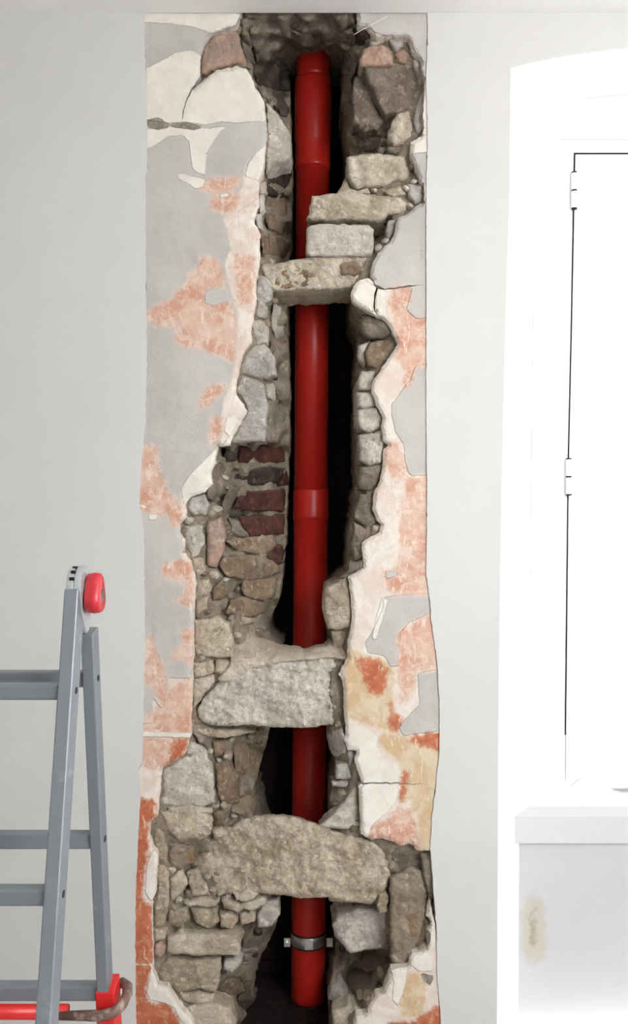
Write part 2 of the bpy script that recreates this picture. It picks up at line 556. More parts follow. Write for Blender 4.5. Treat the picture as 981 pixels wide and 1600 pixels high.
PATCH = {
 'grey': [
  [(200, 0), (420, 0), (420, 300), (372, 330), (380, 400), (372, 600), (345, 690), (300, 740), (282, 770), (286, 880), (304, 960),
   (300, 1060), (262, 1060), (255, 1110), (238, 1090), (240, 1130), (200, 1130)],
  [(550, 0), (690, 0), (690, 120), (664, 130), (655, 95), (640, 62), (600, 56), (560, 40)],
  [(640, 240), (690, 236), (690, 288), (650, 288)],
  [(690, 316), (649, 318), (618, 338), (605, 378), (575, 405), (572, 438), (590, 450), (625, 450), (690, 446)],
  [(645, 449), (690, 447), (690, 497), (650, 498), (634, 483)],
  [(690, 563), (690, 742), (640, 743), (633, 720), (630, 692), (619, 676), (612, 650), (612, 632), (628, 610), (642, 592), (648, 572)],
  [(600, 933), (620, 930), (690, 926), (690, 950), (672, 958), (640, 972), (626, 988), (622, 1040), (610, 1042), (600, 1025), (575, 1020), (570, 1005), (585, 980), (598, 950)],
  [(652, 1052), (690, 1044), (690, 1142), (630, 1149), (622, 1136), (640, 1117), (656, 1100)],
 ],
 'rough': [
  [(420, 222), (398, 240), (385, 264), (378, 290), (357, 320), (350, 345), (358, 370), (360, 392), (350, 410), (355, 440),
   (370, 480), (370, 520), (364, 570), (360, 600), (350, 625), (343, 660), (348, 690), (400, 690), (440, 560), (440, 280)],
  [(210, 1195), (260, 1195), (252, 1240), (246, 1255), (210, 1240)],
 ],
 'ochre': [
  [(546, 1016), (600, 1028), (615, 1050), (614, 1100), (628, 1128), (618, 1146), (575, 1132), (540, 1120), (536, 1060)],
  [(600, 1145), (640, 1152), (700, 1143), (700, 1340), (655, 1330), (652, 1280), (640, 1250), (628, 1262), (630, 1220),
   (622, 1192), (600, 1170), (590, 1155)],
  [(636, 1520), (655, 1520), (668, 1535), (660, 1590), (625, 1590), (622, 1560)],
 ],
 'pink': [
  [(318, 285), (325, 278), (372, 277), (380, 285), (368, 296), (350, 300), (330, 302), (311, 296)],
  [(329, 312), (345, 305), (372, 302), (373, 318), (350, 331), (335, 327), (326, 318)],
  [(313, 405), (330, 402), (346, 412), (350, 430), (345, 450), (356, 470), (370, 495), (371, 530), (364, 566), (335, 552),
   (310, 546), (275, 536), (273, 520), (282, 512), (255, 508), (232, 501), (228, 490), (245, 478), (270, 470), (275, 455),
   (288, 448), (292, 438), (300, 425), (308, 415)],
  [(368, 400), (398, 400), (396, 470), (372, 480)],
  [(313, 628), (320, 610), (335, 602), (352, 599), (344, 615), (330, 631), (315, 636)],
  [(329, 655), (349, 652), (347, 676), (330, 697), (327, 680)],
  [(222, 697), (235, 694), (246, 705), (248, 728), (253, 745), (261, 765), (273, 780), (287, 790), (286, 818), (271, 820), (260, 803),
   (248, 812), (235, 803), (212, 797), (212, 740)],
  [(253, 886), (265, 878), (290, 875), (302, 893), (306, 955), (290, 946), (275, 938), (290, 925), (292, 911), (260, 906), (252, 900)],
  [(282, 985), (304, 983), (304, 1010), (290, 1006), (281, 995)],
  [(271, 1020), (280, 1011), (304, 1016), (304, 1042), (285, 1033), (272, 1031)],
  [(228, 1002), (238, 993), (249, 1030), (259, 1050), (259, 1090), (280, 1065), (304, 1058), (304, 1145), (215, 1145),
   (220, 1128), (250, 1102), (240, 1072), (223, 1068)],
  [(210, 1150), (304, 1150), (292, 1176), (255, 1202), (210, 1200)],
  [(612, 450), (640, 446), (641, 470), (633, 481), (648, 497), (690, 495), (690, 560), (650, 578), (638, 607), (628, 602),
   (634, 580), (616, 562), (622, 537), (614, 512), (608, 480)],
  [(600, 700), (612, 690), (628, 700), (634, 742), (620, 752), (606, 735)],
  [(690, 741), (636, 745), (630, 770), (622, 800), (625, 860), (612, 890), (597, 890), (596, 902), (600, 918), (620, 929), (690, 930)],
  [(622, 988), (650, 970), (690, 955), (690, 1046), (652, 1051), (640, 1090), (625, 1100), (622, 1045)],
  [(578, 1292), (605, 1275), (618, 1260), (640, 1264), (652, 1290), (655, 1330), (630, 1326), (600, 1312), (576, 1314)],
  [(651, 1499), (668, 1500), (665, 1515), (654, 1518)],
 ],
 'orange': [
  [(205, 1245), (240, 1250), (247, 1275), (232, 1290), (234, 1320), (228, 1360), (223, 1400), (240, 1420), (240, 1500), (232, 1530),
   (224, 1560), (240, 1568), (262, 1566), (280, 1588), (292, 1700), (195, 1700), (200, 1300)],
  [(275, 1158), (298, 1150), (288, 1180), (262, 1196), (262, 1184)],
  [(556, 1028), (590, 1030), (606, 1048), (603, 1078), (590, 1090), (570, 1072)],
  [(608, 1098), (628, 1128), (622, 1147), (606, 1132)],
  [(648, 1148), (700, 1143), (700, 1180), (662, 1166), (640, 1160)],
  [(632, 1200), (641, 1208), (630, 1258), (621, 1256)],
  [(664, 1582), (700, 1568), (700, 1700), (590, 1700), (605, 1598), (650, 1592)],
 ],
 'cream': [
  [(210, 0), (380, 0), (376, 24), (368, 40), (332, 52), (300, 41), (260, 36), (210, 34)],
  [(210, 116), (250, 96), (275, 82), (300, 79), (314, 88), (315, 118), (300, 141), (325, 121), (337, 108), (369, 100), (390, 106),
   (403, 135), (418, 158), (420, 189), (390, 190), (375, 192), (345, 190), (320, 195), (290, 190), (262, 192), (210, 186)],
  [(210, 205), (262, 197), (290, 201), (330, 200), (362, 195), (345, 205), (335, 218), (322, 240), (321, 274), (308, 270),
   (300, 262), (295, 220), (285, 212), (265, 212), (245, 225), (210, 243)],
  [(273, 274), (285, 272), (321, 280), (318, 291), (305, 295), (290, 285)],
  [(418, 224), (400, 238), (388, 255), (383, 276), (405, 282), (416, 250)],
  [(343, 304), (357, 301), (357, 307), (345, 309)],
  [(390, 637), (378, 665), (366, 648), (352, 655), (350, 674), (360, 682), (346, 695), (302, 735), (283, 762), (288, 790),
   (322, 772), (334, 756), (333, 738), (340, 712), (343, 698), (362, 698)],
  [(240, 1327), (250, 1335), (246, 1397), (238, 1411), (226, 1395), (230, 1350)],
  [(205, 1143), (304, 1146), (304, 1153), (205, 1150)],
  [(205, 1505), (242, 1506), (242, 1509), (205, 1508)],
  [(232, 803), (247, 804), (245, 812), (233, 813)], [(216, 788), (230, 792), (222, 797)],
  [(239, 1500), (254, 1500), (252, 1525), (250, 1538), (265, 1540), (279, 1567), (305, 1600), (287, 1602), (271, 1574), (255, 1566), (234, 1562), (230, 1550)],
  [(690, 203), (640, 218), (638, 240), (690, 236)],
  [(567, 432), (584, 438), (590, 450), (584, 465), (585, 494), (562, 482), (544, 467), (545, 448)],
  [(588, 452), (600, 450), (604, 500), (588, 492)],
  [(598, 932), (606, 940), (596, 970), (588, 1000), (580, 998), (586, 970)],
  [(536, 1130), (570, 1135), (590, 1150), (588, 1165), (600, 1186), (620, 1195), (626, 1206), (622, 1220), (620, 1250), (605, 1270),
   (580, 1290), (574, 1308), (558, 1306), (555, 1222), (548, 1190), (552, 1173), (536, 1172)],
  [(610, 1514), (637, 1508), (632, 1545), (622, 1572), (613, 1562), (615, 1535)],
  [(660, 1400), (680, 1400), (680, 1480), (668, 1485), (660, 1440)],
  [(640, 1488), (664, 1486), (676, 1500), (676, 1518), (655, 1518), (640, 1508)],
 ],
 'greytop': [
  [(320, 456), (335, 449), (356, 455), (356, 470), (335, 478), (321, 473)],
  [(602, 893), (625, 894), (612, 903), (603, 904)],
 ],
 'gone': [
  [(229, 187), (247, 184), (264, 193), (262, 200), (245, 203), (230, 199)],
  [(264, 194), (290, 191), (318, 198), (304, 203), (270, 199)],
  [(656, 1519), (678, 1526), (671, 1541), (662, 1532)],
  [(664, 1445), (672, 1460), (670, 1478), (663, 1470)],
 ],
}

# depth of the broken masonry behind the plaster: (x, y, metres behind the wall face)
SAMP = [
 (400,24,.03),(440,24,.03),(480,24,.03),(530,24,.03),(395,45,.05),(430,45,.08),(470,48,.09),(510,46,.09),(545,45,.06),
 (400,70,.10),(430,72,.14),(470,70,.17),(510,70,.17),(540,70,.12),(470,84,.26),(510,84,.26),(440,88,.22),(405,100,.15),
 (430,110,.21),(450,120,.28),(415,130,.16),(440,140,.24),(455,92,.28),(532,95,.24),(534,130,.20),(534,180,.18),
 (545,110,.13),(548,160,.12),(560,80,.07),(590,65,.045),(575,90,.06),(600,130,.07),(640,130,.05),(620,90,.045),(570,130,.09),
 (575,190,.09),(600,200,.08),(630,200,.045),(555,215,.13),(575,230,.13),(600,230,.09),(548,240,.16),
 (425,165,.10),(445,165,.18),(430,190,.07),(450,200,.13),(430,235,.05),(453,235,.13),
 (425,275,.13),(448,275,.20),(425,310,.11),(448,320,.20),(418,290,.07),(413,330,.05),(425,350,.11),(450,365,.2),(430,385,.12),(452,395,.2),(412,385,.04),
 (560,265,.05),(600,265,.04),(635,265,.04),(545,275,.10),(600,320,.04),(540,320,.06),(635,325,.04),(590,365,.10),(600,352,.08),(540,370,.12),(545,430,.16),
 (415,440,.04),(425,470,.06),(440,470,.14),(410,500,.04),(436,500,.10),(448,520,.18),(400,560,.04),(425,560,.07),(445,570,.17),
 (395,600,.04),(410,640,.05),(430,620,.09),(446,640,.17),(390,685,.05),(430,680,.10),(446,688,.17),
 (350,705,.11),(380,706,.16),(415,706,.19),(445,710,.24),(348,730,.10),(370,740,.14),(410,750,.19),(447,760,.23),(335,760,.07),(345,785,.10),
 (365,800,.14),(410,810,.18),(446,815,.22),(330,800,.05),(335,850,.055),(360,850,.12),(400,850,.15),(438,855,.2),(355,885,.08),(400,885,.12),(435,890,.18),
 (310,790,.035),(305,850,.035),(320,900,.045),(340,925,.06),(380,920,.10),(425,920,.16),(320,950,.04),(360,960,.07),(400,960,.13),(425,960,.19),
 (330,1000,.04),(370,1000,.06),(400,1000,.10),(420,995,.16),(440,1012,.15),(400,1020,.05),(350,1040,.05),(315,1070,.045),(310,1110,.06),
 (575,500,.07),(600,515,.05),(566,530,.12),(595,550,.055),(562,560,.13),(575,590,.07),(558,605,.13),(580,640,.06),(559,650,.12),
 (585,690,.055),(561,700,.12),(580,740,.06),(562,750,.12),(575,790,.06),(555,800,.13),(560,850,.06),(547,860,.11),(545,890,.09),
 (530,920,.07),(510,940,.12),(540,950,.045),(530,1000,.06),(512,1000,.13),
 (320,1145,.05),(350,1150,.08),(400,1150,.13),(315,1180,.04),(345,1175,.07),(380,1180,.16),(405,1190,.22),(355,1220,.07),(385,1230,.12),(395,1250,.15),(350,1265,.05),(380,1270,.08),
 (290,1210,.04),(280,1250,.04),(290,1290,.04),(325,1240,.045),(270,1330,.045),(290,1350,.06),
 (530,1160,.06),(516,1170,.11),(535,1205,.07),(525,1215,.10),(545,1260,.045),(520,1270,.08),(508,1290,.06),(555,1290,.04),
 (620,1340,.05),(655,1345,.05),(600,1400,.10),(640,1400,.04),(640,1480,.035),(612,1440,.05),
 (300,1385,.06),(330,1390,.05),(260,1400,.045),(270,1440,.04),(320,1430,.045),(360,1420,.05),(400,1408,.06),(425,1425,.12),(405,1445,.19),(430,1460,.26),
 (320,1475,.04),(365,1480,.05),(385,1490,.20),(410,1500,.27),(290,1520,.045),(330,1530,.05),(355,1510,.15),(360,1545,.19),(390,1560,.26),(300,1560,.05),(330,1590,.05),(360,1590,.07),(390,1610,.26),
 (540,1440,.12),(590,1440,.12),(530,1480,.22),(580,1500,.22),(600,1500,.18),(560,1530,.24),(595,1540,.10),(525,1560,.15),(550,1570,.09),(570,1590,.06),(535,1600,.08),
 (330,1690,.05),(640,1690,.035),(385,1690,.19),(530,1690,.15),
]
_s = [list(s) for s in SAMP]
for q in LEFT_HOLE + RIGHT_HOLE + PL_RIGHT_B[:20]:
    _s.append([q[0], q[1], 0.030])
_s += [[300, 95, .03], [345, 80, .03], [240, 1600, .03], [225, 1400, .03], [240, 600, .03], [240, 300, .03], [650, 600, .03], [650, 1000, .03], [640, 1200, .03]]
SS = np.array(_s)


def DS(d):
    return np.where(np.asarray(d) <= 0.05, d, 0.05 + (np.asarray(d) - 0.05) * 1.7)


SS[:, 2] = DS(SS[:, 2])
DBACK = 0.60


def field(pts):
    pts = np.asarray(pts, float)
    out = np.empty(len(pts))
    for i in range(0, len(pts), 4000):
        p = pts[i:i + 4000]
        d2 = (p[:, None, 0] - SS[None, :, 0]) ** 2 + (p[:, None, 1] - SS[None, :, 1]) ** 2
        w = 1.0 / (d2 + 20.0) ** 1.9
        out[i:i + 4000] = (w * SS[None, :, 2]).sum(1) / w.sum(1)
    return out


# ------------------------------------------------------------------ room shell
CEIL = P(0, 20, 0)[2]
RW = 2.5
RB = -3.2
win_cx = 1.163
A_L = [(776, 1695), (777, 1500), (778, 1320), (779, 1100), (783, 800), (790, 500), (796, 300), (798, 106)]
B_L = [(826, 1695), (828, 1500), (829, 1320), (830, 1100), (831, 800), (834, 500), (838, 300), (839.5, 170)]
DB = 0.20


def arch(curve, d, y0, k):
    xs = np.linspace(curve[-1][0], CX + win_cx * F / (D + d), 15)[1:]
    xc = CX + win_cx * F / (D + d)
    return [P(x, y0 + k * (x - xc) ** 2, d) for x in xs]


A3 = [P(x, y, 0) for x, y in A_L] + arch(A_L, 0, 67.4, 0.000341)
B3 = [P(x, y, DB) for x, y in B_L] + arch(B_L, DB, 148, 0.000367)


def mirror(pts):
    return [(2 * win_cx - x, y, z) for x, y, z in pts[::-1]]


A3 = A3 + mirror(A3)[1:]
B3 = B3 + mirror(B3)[1:]


def edge_world(edge, d=0.0):
    out = []
    for (x0, y0), (x1, y1) in zip(edge, edge[1:]):
        k = max(1, int(abs(y1 - y0) / 5))
        for j in range(k):
            t = j / k
            x, y = x0 + (x1 - x0) * t, y0 + (y1 - y0) * t
            out.append(P(x + 1.3 * noise.fractal(Vector((x / 9, y / 9, 4.0)), 0.8, 2.1, 4), y, d))
    out.append(P(*edge[-1], d))
    return out


# wall face: painted plaster either side of the opened strip, thick edge at the strip
TOPZ = CEIL + 0.35
le = [p for p in edge_world(LEFT_EDGE)]
re_ = [p for p in edge_world(RIGHT_EDGE)]
verts, faces = [], []


def strip(a, b):
    i = len(verts)
    n = len(a)
    verts.extend(a); verts.extend(b)
    for k in range(n - 1):
        faces.append((i + k, i + k + 1, i + n + k + 1, i + n + k))


strip([(-RW, 0, p[2]) for p in le], le)
strip(le, [(x, y + 0.03, z) for x, y, z in le])
half = len(A3) // 2
corner = A3[len(A_L) - 1]
mid_edge = []
for p in re_:
    mid_edge.append((np.interp(p[2], [q[2] for q in A3[:len(A_L)]], [q[0] for q in A3[:len(A_L)]]) if p[2] < corner[2] else corner[0], 0, p[2]))
strip(re_, mid_edge)
strip([(x, y + 0.03, z) for x, y, z in re_], re_)
strip(A3[len(A_L) - 1:len(A3) - len(A_L) + 1], [(x, 0, TOPZ) for x, y, z in A3[len(A_L) - 1:len(A3) - len(A_L) + 1]])
rj = A3[len(A3) - len(A_L):]
strip(rj, [(RW, 0, p[2]) for p in rj])
strip([(rj[0][0], 0, rj[0][2]), (rj[0][0], 0, TOPZ)], [(RW, 0, rj[0][2]), (RW, 0, TOPZ)])
me = mesh_from(verts, faces)
bm = bmesh.new(); bm.from_mesh(me)
bmesh.ops.remove_doubles(bm, verts=bm.verts[:], dist=1e-5)
bmesh.ops.recalc_face_normals(bm, faces=bm.faces[:])
bm.to_mesh(me); bm.free()
wall = link('wall_back', me, PAINT, label='light grey painted wall with a broken open strip down the middle', kind='structure')

# body of the wall behind the face (outer leaf), open at the window; unseen closing boxes and cap added against light leaks
xb0, xb1 = B3[3][0], 2 * win_cx - B3[3][0]
wz0, wz1 = P(0, 1255, DB)[2], P(0, 160, DB)[2]
leaf = [boxmesh(-RW, xb0 - 0.03, 0.62, 0.70, -0.1, TOPZ), boxmesh(xb0 - 0.03, xb1, 0.30, 0.52, -0.1, wz0 - 0.05),
        boxmesh(xb0 - 0.03, xb1, 0.30, 0.52, wz1 + 0.12, TOPZ), boxmesh(xb1, RW, 0.3, 0.52, -0.1, TOPZ),
        boxmesh(-RW, RW, 0.0, 0.70, TOPZ - 0.02, TOPZ + 0.05), boxmesh(0.46, 0.49, 0.045, 0.66, -0.1, TOPZ),
        boxmesh(-0.62, -0.57, 0.045, 0.66, -0.1, TOPZ)]
link('outer_leaf_closing', join_meshes(leaf), PAINT, wall)

# splayed window reveal
n = len(A3)
rv = [tuple(p) for p in A3] + [tuple(p) for p in B3]
reveal = link('window_reveal', mesh_from(rv, [(i, i + n, i + n + 1, i + 1) for i in range(n - 1)]), PAINT_WHITE, wall)
# apron below the sill
ax0 = P(806, 1400, 0.125)[0]
sill_z1 = P(0, 1275, 0.10)[2]; sill_z0 = P(0, 1318, 0.10)[2]
st = P(832, 1455, 0.125)
APRON = mat_paint('apron_paint', (194, 194, 197), (190, 190, 193), stain=(st[0], st[2], 0.055, 0.13))
link('apron', boxmesh(ax0 - 0.01, 2 * win_cx - ax0 + 0.01, 0.125, 0.3, -0.02, sill_z0 + 0.002), APRON, wall)

flo = link('floor', boxmesh(-RW, RW, RB, 0.04, -0.1, 0.0), FLOOR_M, label='bare grey floor of the room', kind='structure')
cei = link('ceiling', boxmesh(-RW, RW, RB, 0.0, CEIL, CEIL + 0.3), PAINT_CEIL, label='white painted ceiling above the broken wall', kind='structure')
wl = link('wall_left', boxmesh(-RW - 0.1, -RW, RB, 0.52, -0.1, CEIL + 0.3), PAINT, label='plain grey side wall on the ladder side', kind='structure')
WY0, WY1, WZ0, WZ1 = -3.1, -2.4, 1.75, 2.95
wr = link('wall_right', join_meshes([boxmesh(RW, RW + 0.1, RB, WY0, -0.1, CEIL + 0.3), boxmesh(RW, RW + 0.1, WY1, 0.52, -0.1, CEIL + 0.3),
                                     boxmesh(RW, RW + 0.1, WY0, WY1, -0.1, WZ0), boxmesh(RW, RW + 0.1, WY0, WY1, WZ1, CEIL + 0.3)]), PAINT, label='plain grey side wall beyond the window', kind='structure')
wf = link('wall_front', join_meshes([boxmesh(-RW, 1.0, RB - 0.2, RB, -0.1, CEIL + 0.3), boxmesh(2.2, RW, RB - 0.2, RB, -0.1, CEIL + 0.3), boxmesh(1.0, 2.2, RB - 0.2, RB, -0.1, 1.6), boxmesh(1.0, 2.2, RB - 0.2, RB, 2.95, CEIL + 0.3)]), PAINT, label='plain wall behind the viewer with a window opening', kind='structure')
# ------------------------------------------------------------------ window
win = empty('window_1', (win_cx, DB, sill_z1), 'white plastic casement window in the arched reveal', None, 'structure')


def wpart(name, me, mat, parent=win):
    o = link(name, me, mat, parent)
    if parent is win:
        o.location = -Vector(win.location)
    return o


def both(name, poly, d0, d1, mat, parent=win):
    m = prism(poly, d0, d1)
    wpart(name, m, mat, parent)
    m2 = prism(poly, d0, d1)
    for v in m2.vertices:
        v.co.x = 2 * win_cx - v.co.x
    m2.flip_normals()
    wpart(name, m2, mat, parent)


xcB = CX + win_cx * F / (D + DB)
arch_px = [(x, 148 + 0.000367 * (x - xcB) ** 2 - 3) for x in np.linspace(836, xcB, 14)]
both('frame_post', [(846, 206), (876, 216), (875, 500), (870, 800), (866, 1240), (832, 1290), (826, 1290), (830, 800), (836, 206)], DB - 0.012, DB + 0.08, PVC)
both('frame_head', arch_px + [(xcB, 216), (876, 216), (846, 206), (836, 206)], DB - 0.012, DB + 0.08, PVC)
both('arch_trim', [(x, y + 4) for x, y in arch_px[1:]] + [(xcB, 176)] + [(x, y + 10) for x, y in arch_px[1:]][::-1], DB - 0.02, DB, PVC)
both('frame_foot', [(866, 1240), (xcB, 1240), (xcB, 1290), (832, 1290)], DB - 0.012, DB + 0.08, PVC)
# bevelled rebate between frame and sash
both('rebate_strip', [(876, 216), (897, 239), (892, 500), (882.5, 1222), (866, 1240), (871, 800), (875, 500)], DB + 0.004, DB + 0.03, PVC)
both('rebate_strip', [(876, 216), (xcB, 216), (xcB, 239), (897, 239)], DB + 0.004, DB + 0.03, PVC)
both('joint_strip', [(896.5, 238.5), (899.5, 241.5), (894.5, 500), (889.5, 720), (885, 1148), (882.2, 1148), (886.8, 720), (891.8, 500)], DB + 0.002, DB + 0.03, DARK_TRIM)  # dark strip set along the joint of frame and sash
both('joint_strip', [(896.5, 238.5), (xcB - 6, 238.5), (xcB - 6, 241.5), (899.5, 241.5)], DB + 0.002, DB + 0.03, DARK_TRIM)
both('sash_stile', [(899.5, 241.5), (925, 268), (920, 500), (915, 720), (911, 1212), (884.5, 1232), (885, 1148), (889.5, 720), (894.5, 500)], DB - 0.004, DB + 0.06, PVC)
both('sash_rail', [(899.5, 241.5), (xcB - 6, 241.5), (xcB - 6, 268), (925, 268)], DB - 0.004, DB + 0.06, PVC)
both('sash_rail', [(884.5, 1236), (911, 1212), (xcB - 6, 1212), (xcB - 6, 1236)], DB - 0.004, DB + 0.06, PVC)
both('meeting_stile', [(xcB - 26, 268), (xcB - 6, 241.5), (xcB - 6, 1236), (xcB - 26, 1212)], DB - 0.004, DB + 0.06, PVC)
both('glazing_bead', [(925, 268), (930, 273), (925, 500), (920, 720), (916, 1207), (911, 1212), (915, 720), (920, 500)], DB + 0.008, DB + 0.05, PVC)
both('pane', [(925, 268), (xcB - 26, 268), (xcB - 26, 1212), (911, 1212), (915, 720), (920, 500)], DB + 0.03, DB + 0.034, GLASS)
both('drip_handle', [(955, 1232), (xcB - 26, 1230), (xcB - 26, 1236), (970, 1237)], DB - 0.012, DB, STEEL)
for yh, xh in ((298, 897), (745, 888.5)):
    for a, b in ((yh - 27, yh - 1.5), (yh + 1.5, yh + 27)):
        p0, p1 = P(xh, a, DB - 0.008), P(xh, b, DB - 0.008)
        wpart('hinge', tube([p0, p1], 0.009, 14), PVC)
    for yy in (yh - 28, yh, yh + 28):
        p0, p1 = P(xh, yy - 1.2, DB - 0.008), P(xh, yy + 1.2, DB - 0.008)
        wpart('hinge_collar', tube([p0, p1], 0.0085, 14), DARK_TRIM)
p0 = P(830, 1275, 0.10)
sx0 = P(805, 1290, 0.10)[0]
wpart('sill', boxmesh(sx0, 2 * win_cx - sx0, 0.10, 0.25, sill_z0, sill_z1, 0.002), PAINT_SILL)

# ------------------------------------------------------------------ old plaster either side of the hole
def plaster(poly, name):
    k = lambda x, y: 1.0 if 12 < y < 1685 else 0.0
    ol = ragged(poly, 3.0, 1.7, 9, k)
    v2, tr = triangulate(ol, 4.2)
    sd = seg_dist(v2, ol)
    wob = np.array([noise.fractal(Vector((x / 40, y / 40, 1.3)), 0.9, 2.0, 3) for x, y in v2])
    wid = np.full(len(v2), 7.0)
    for x0, x1, y0, y1 in ((278, 303, 143, 192), (592, 668, 440, 457), (581, 592, 440, 486), (567, 682, 1214, 1234)):
        wid[(v2[:, 0] > x0) & (v2[:, 0] < x1) & (v2[:, 1] > y0) & (v2[:, 1] < y1)] = 1.0
    edge = np.clip(sd / wid, 0, 1)
    edge[(wid < 2)] = 1.0
    d = 0.005 + 0.0025 * wob + 0.010 * (1 - edge) ** 2
    # only the broken edge is rounded; the saw-cut edge by the paint stays flat
    outer = np.minimum(np.abs(v2[:, 0] - np.interp(v2[:, 1], [p[1] for p in LEFT_EDGE], [p[0] for p in LEFT_EDGE])),
                       np.abs(v2[:, 0] - np.interp(v2[:, 1], [p[1] for p in RIGHT_EDGE], [p[0] for p in RIGHT_EDGE])))
    d = np.where(outer < 8, 0.005 + 0.001 * wob, d)
    vv, fc = solid_sheet(v2, tr, d, 0.035)
    me = mesh_from(vv, fc)
    for L in LAYERS:
        s = np.full(len(v2), -60.0)
        for pg in PATCH[L]:
            s = np.maximum(s, seg_dist(v2, pg))
        s = np.clip(s, -60, 60)
        full = np.concatenate([s, np.full(len(vv) - len(v2), -60.0)])
        a = me.attributes.new('sd_' + L, 'FLOAT', 'POINT')
        a.data.foreach_set('value', full.astype(np.float32))
    return link(name, me, PLASTER, wall, smooth=False)


for pg in (PL_LEFT, PL_RIGHT_A, PL_RIGHT_B):
    plaster(pg, 'old_plaster')

# ------------------------------------------------------------------ mortar core with the shaft left open
VOID_R = [(470, 84), (515, 83), (530, 90), (536, 102), (533, 160), (540, 205), (546, 232), (546, 300), (548, 400), (552, 470),
          (562, 490), (562, 520), (556, 560), (557, 620), (556, 700), (558, 740), (552, 790), (546, 830), (542, 895), (522, 912), (507, 922),
          (503, 950), (513, 985), (512, 1010), (516, 1060), (515, 1140), (520, 1180), (526, 1200), (522, 1212), (515, 1245), (514, 1300),
          (518, 1400), (524, 1425), (524, 1500), (514, 1560), (516, 1620), (516, 1692)]
VOID_L = [(452, 94), (452, 150), (453, 200), (455, 240), (456, 300), (455, 370), (452, 400), (447, 490), (450, 540), (452, 620), (452, 700),
          (450, 760), (447, 840), (441, 900), (434, 940), (418, 978), (424, 1000), (440, 1012), (432, 1040), (420, 1140), (415, 1165),
          (402, 1200), (394, 1240), (395, 1268), (405, 1330), (430, 1400), (437, 1420), (430, 1450), (405, 1500), (393, 1540),
          (400, 1600), (400, 1692)]
core_poly = [(205, 8), (700, 8), (700, 1692)] + VOID_R[::-1] + VOID_L + [(195, 1692)]
ol = ragged(core_poly, 4.0, 2.5, 10, lambda x, y: 1.0 if (240 < x < 650 and 20 < y < 1680) else 0.0)
v2, tr = triangulate(ol, 4.6)
sd = seg_dist(v2, ol)
dep = field(v2) + 0.012
rough = np.array([noise.fractal(Vector((x / 26, y / 26, 5.0)), 0.75, 2.1, 6) + 0.6 * noise.fractal(Vector((x / 9, y / 9, 2.0)), 0.8, 2.1, 3) for x, y in v2])
amp = np.clip((dep - 0.03) / 0.03, 0, 1) * 0.011 + 0.002
dep = np.maximum(dep + rough * amp, 0.022)
vv, fc = solid_sheet(v2, tr, dep, lambda b: np.full(len(b), DBACK), 16)
link('mortar_bed', mesh_from(vv, fc), MORTAR, wall, smooth=True)

# very dark brown blocks at the back of the shaft
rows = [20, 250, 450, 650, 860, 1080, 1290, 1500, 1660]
link('flue_light_stop', join_meshes([boxmesh(-0.57, 0.46, 0.04, 0.62, -0.09, 0.005), boxmesh(-0.57, 0.46, 0.60, 0.62, 0, TOPZ - .02)]), FLUE_DARK, wall)  # dark boxes added below and behind the shaft to keep stray light out
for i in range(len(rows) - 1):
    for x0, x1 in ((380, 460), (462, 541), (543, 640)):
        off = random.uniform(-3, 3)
        link('flue_block', prism([(x0 + off, rows[i] + 2), (x1 + off, rows[i] + 2), (x1 + off, rows[i + 1] - 1), (x0 + off, rows[i + 1] - 1)], 0.565 + random.uniform(0, .008), 0.60), FLUE_DARK, wall)

# ------------------------------------------------------------------ stones and bricks: kind, outline, options
def S(mat, poly, **k):
    return (mat, poly, k)


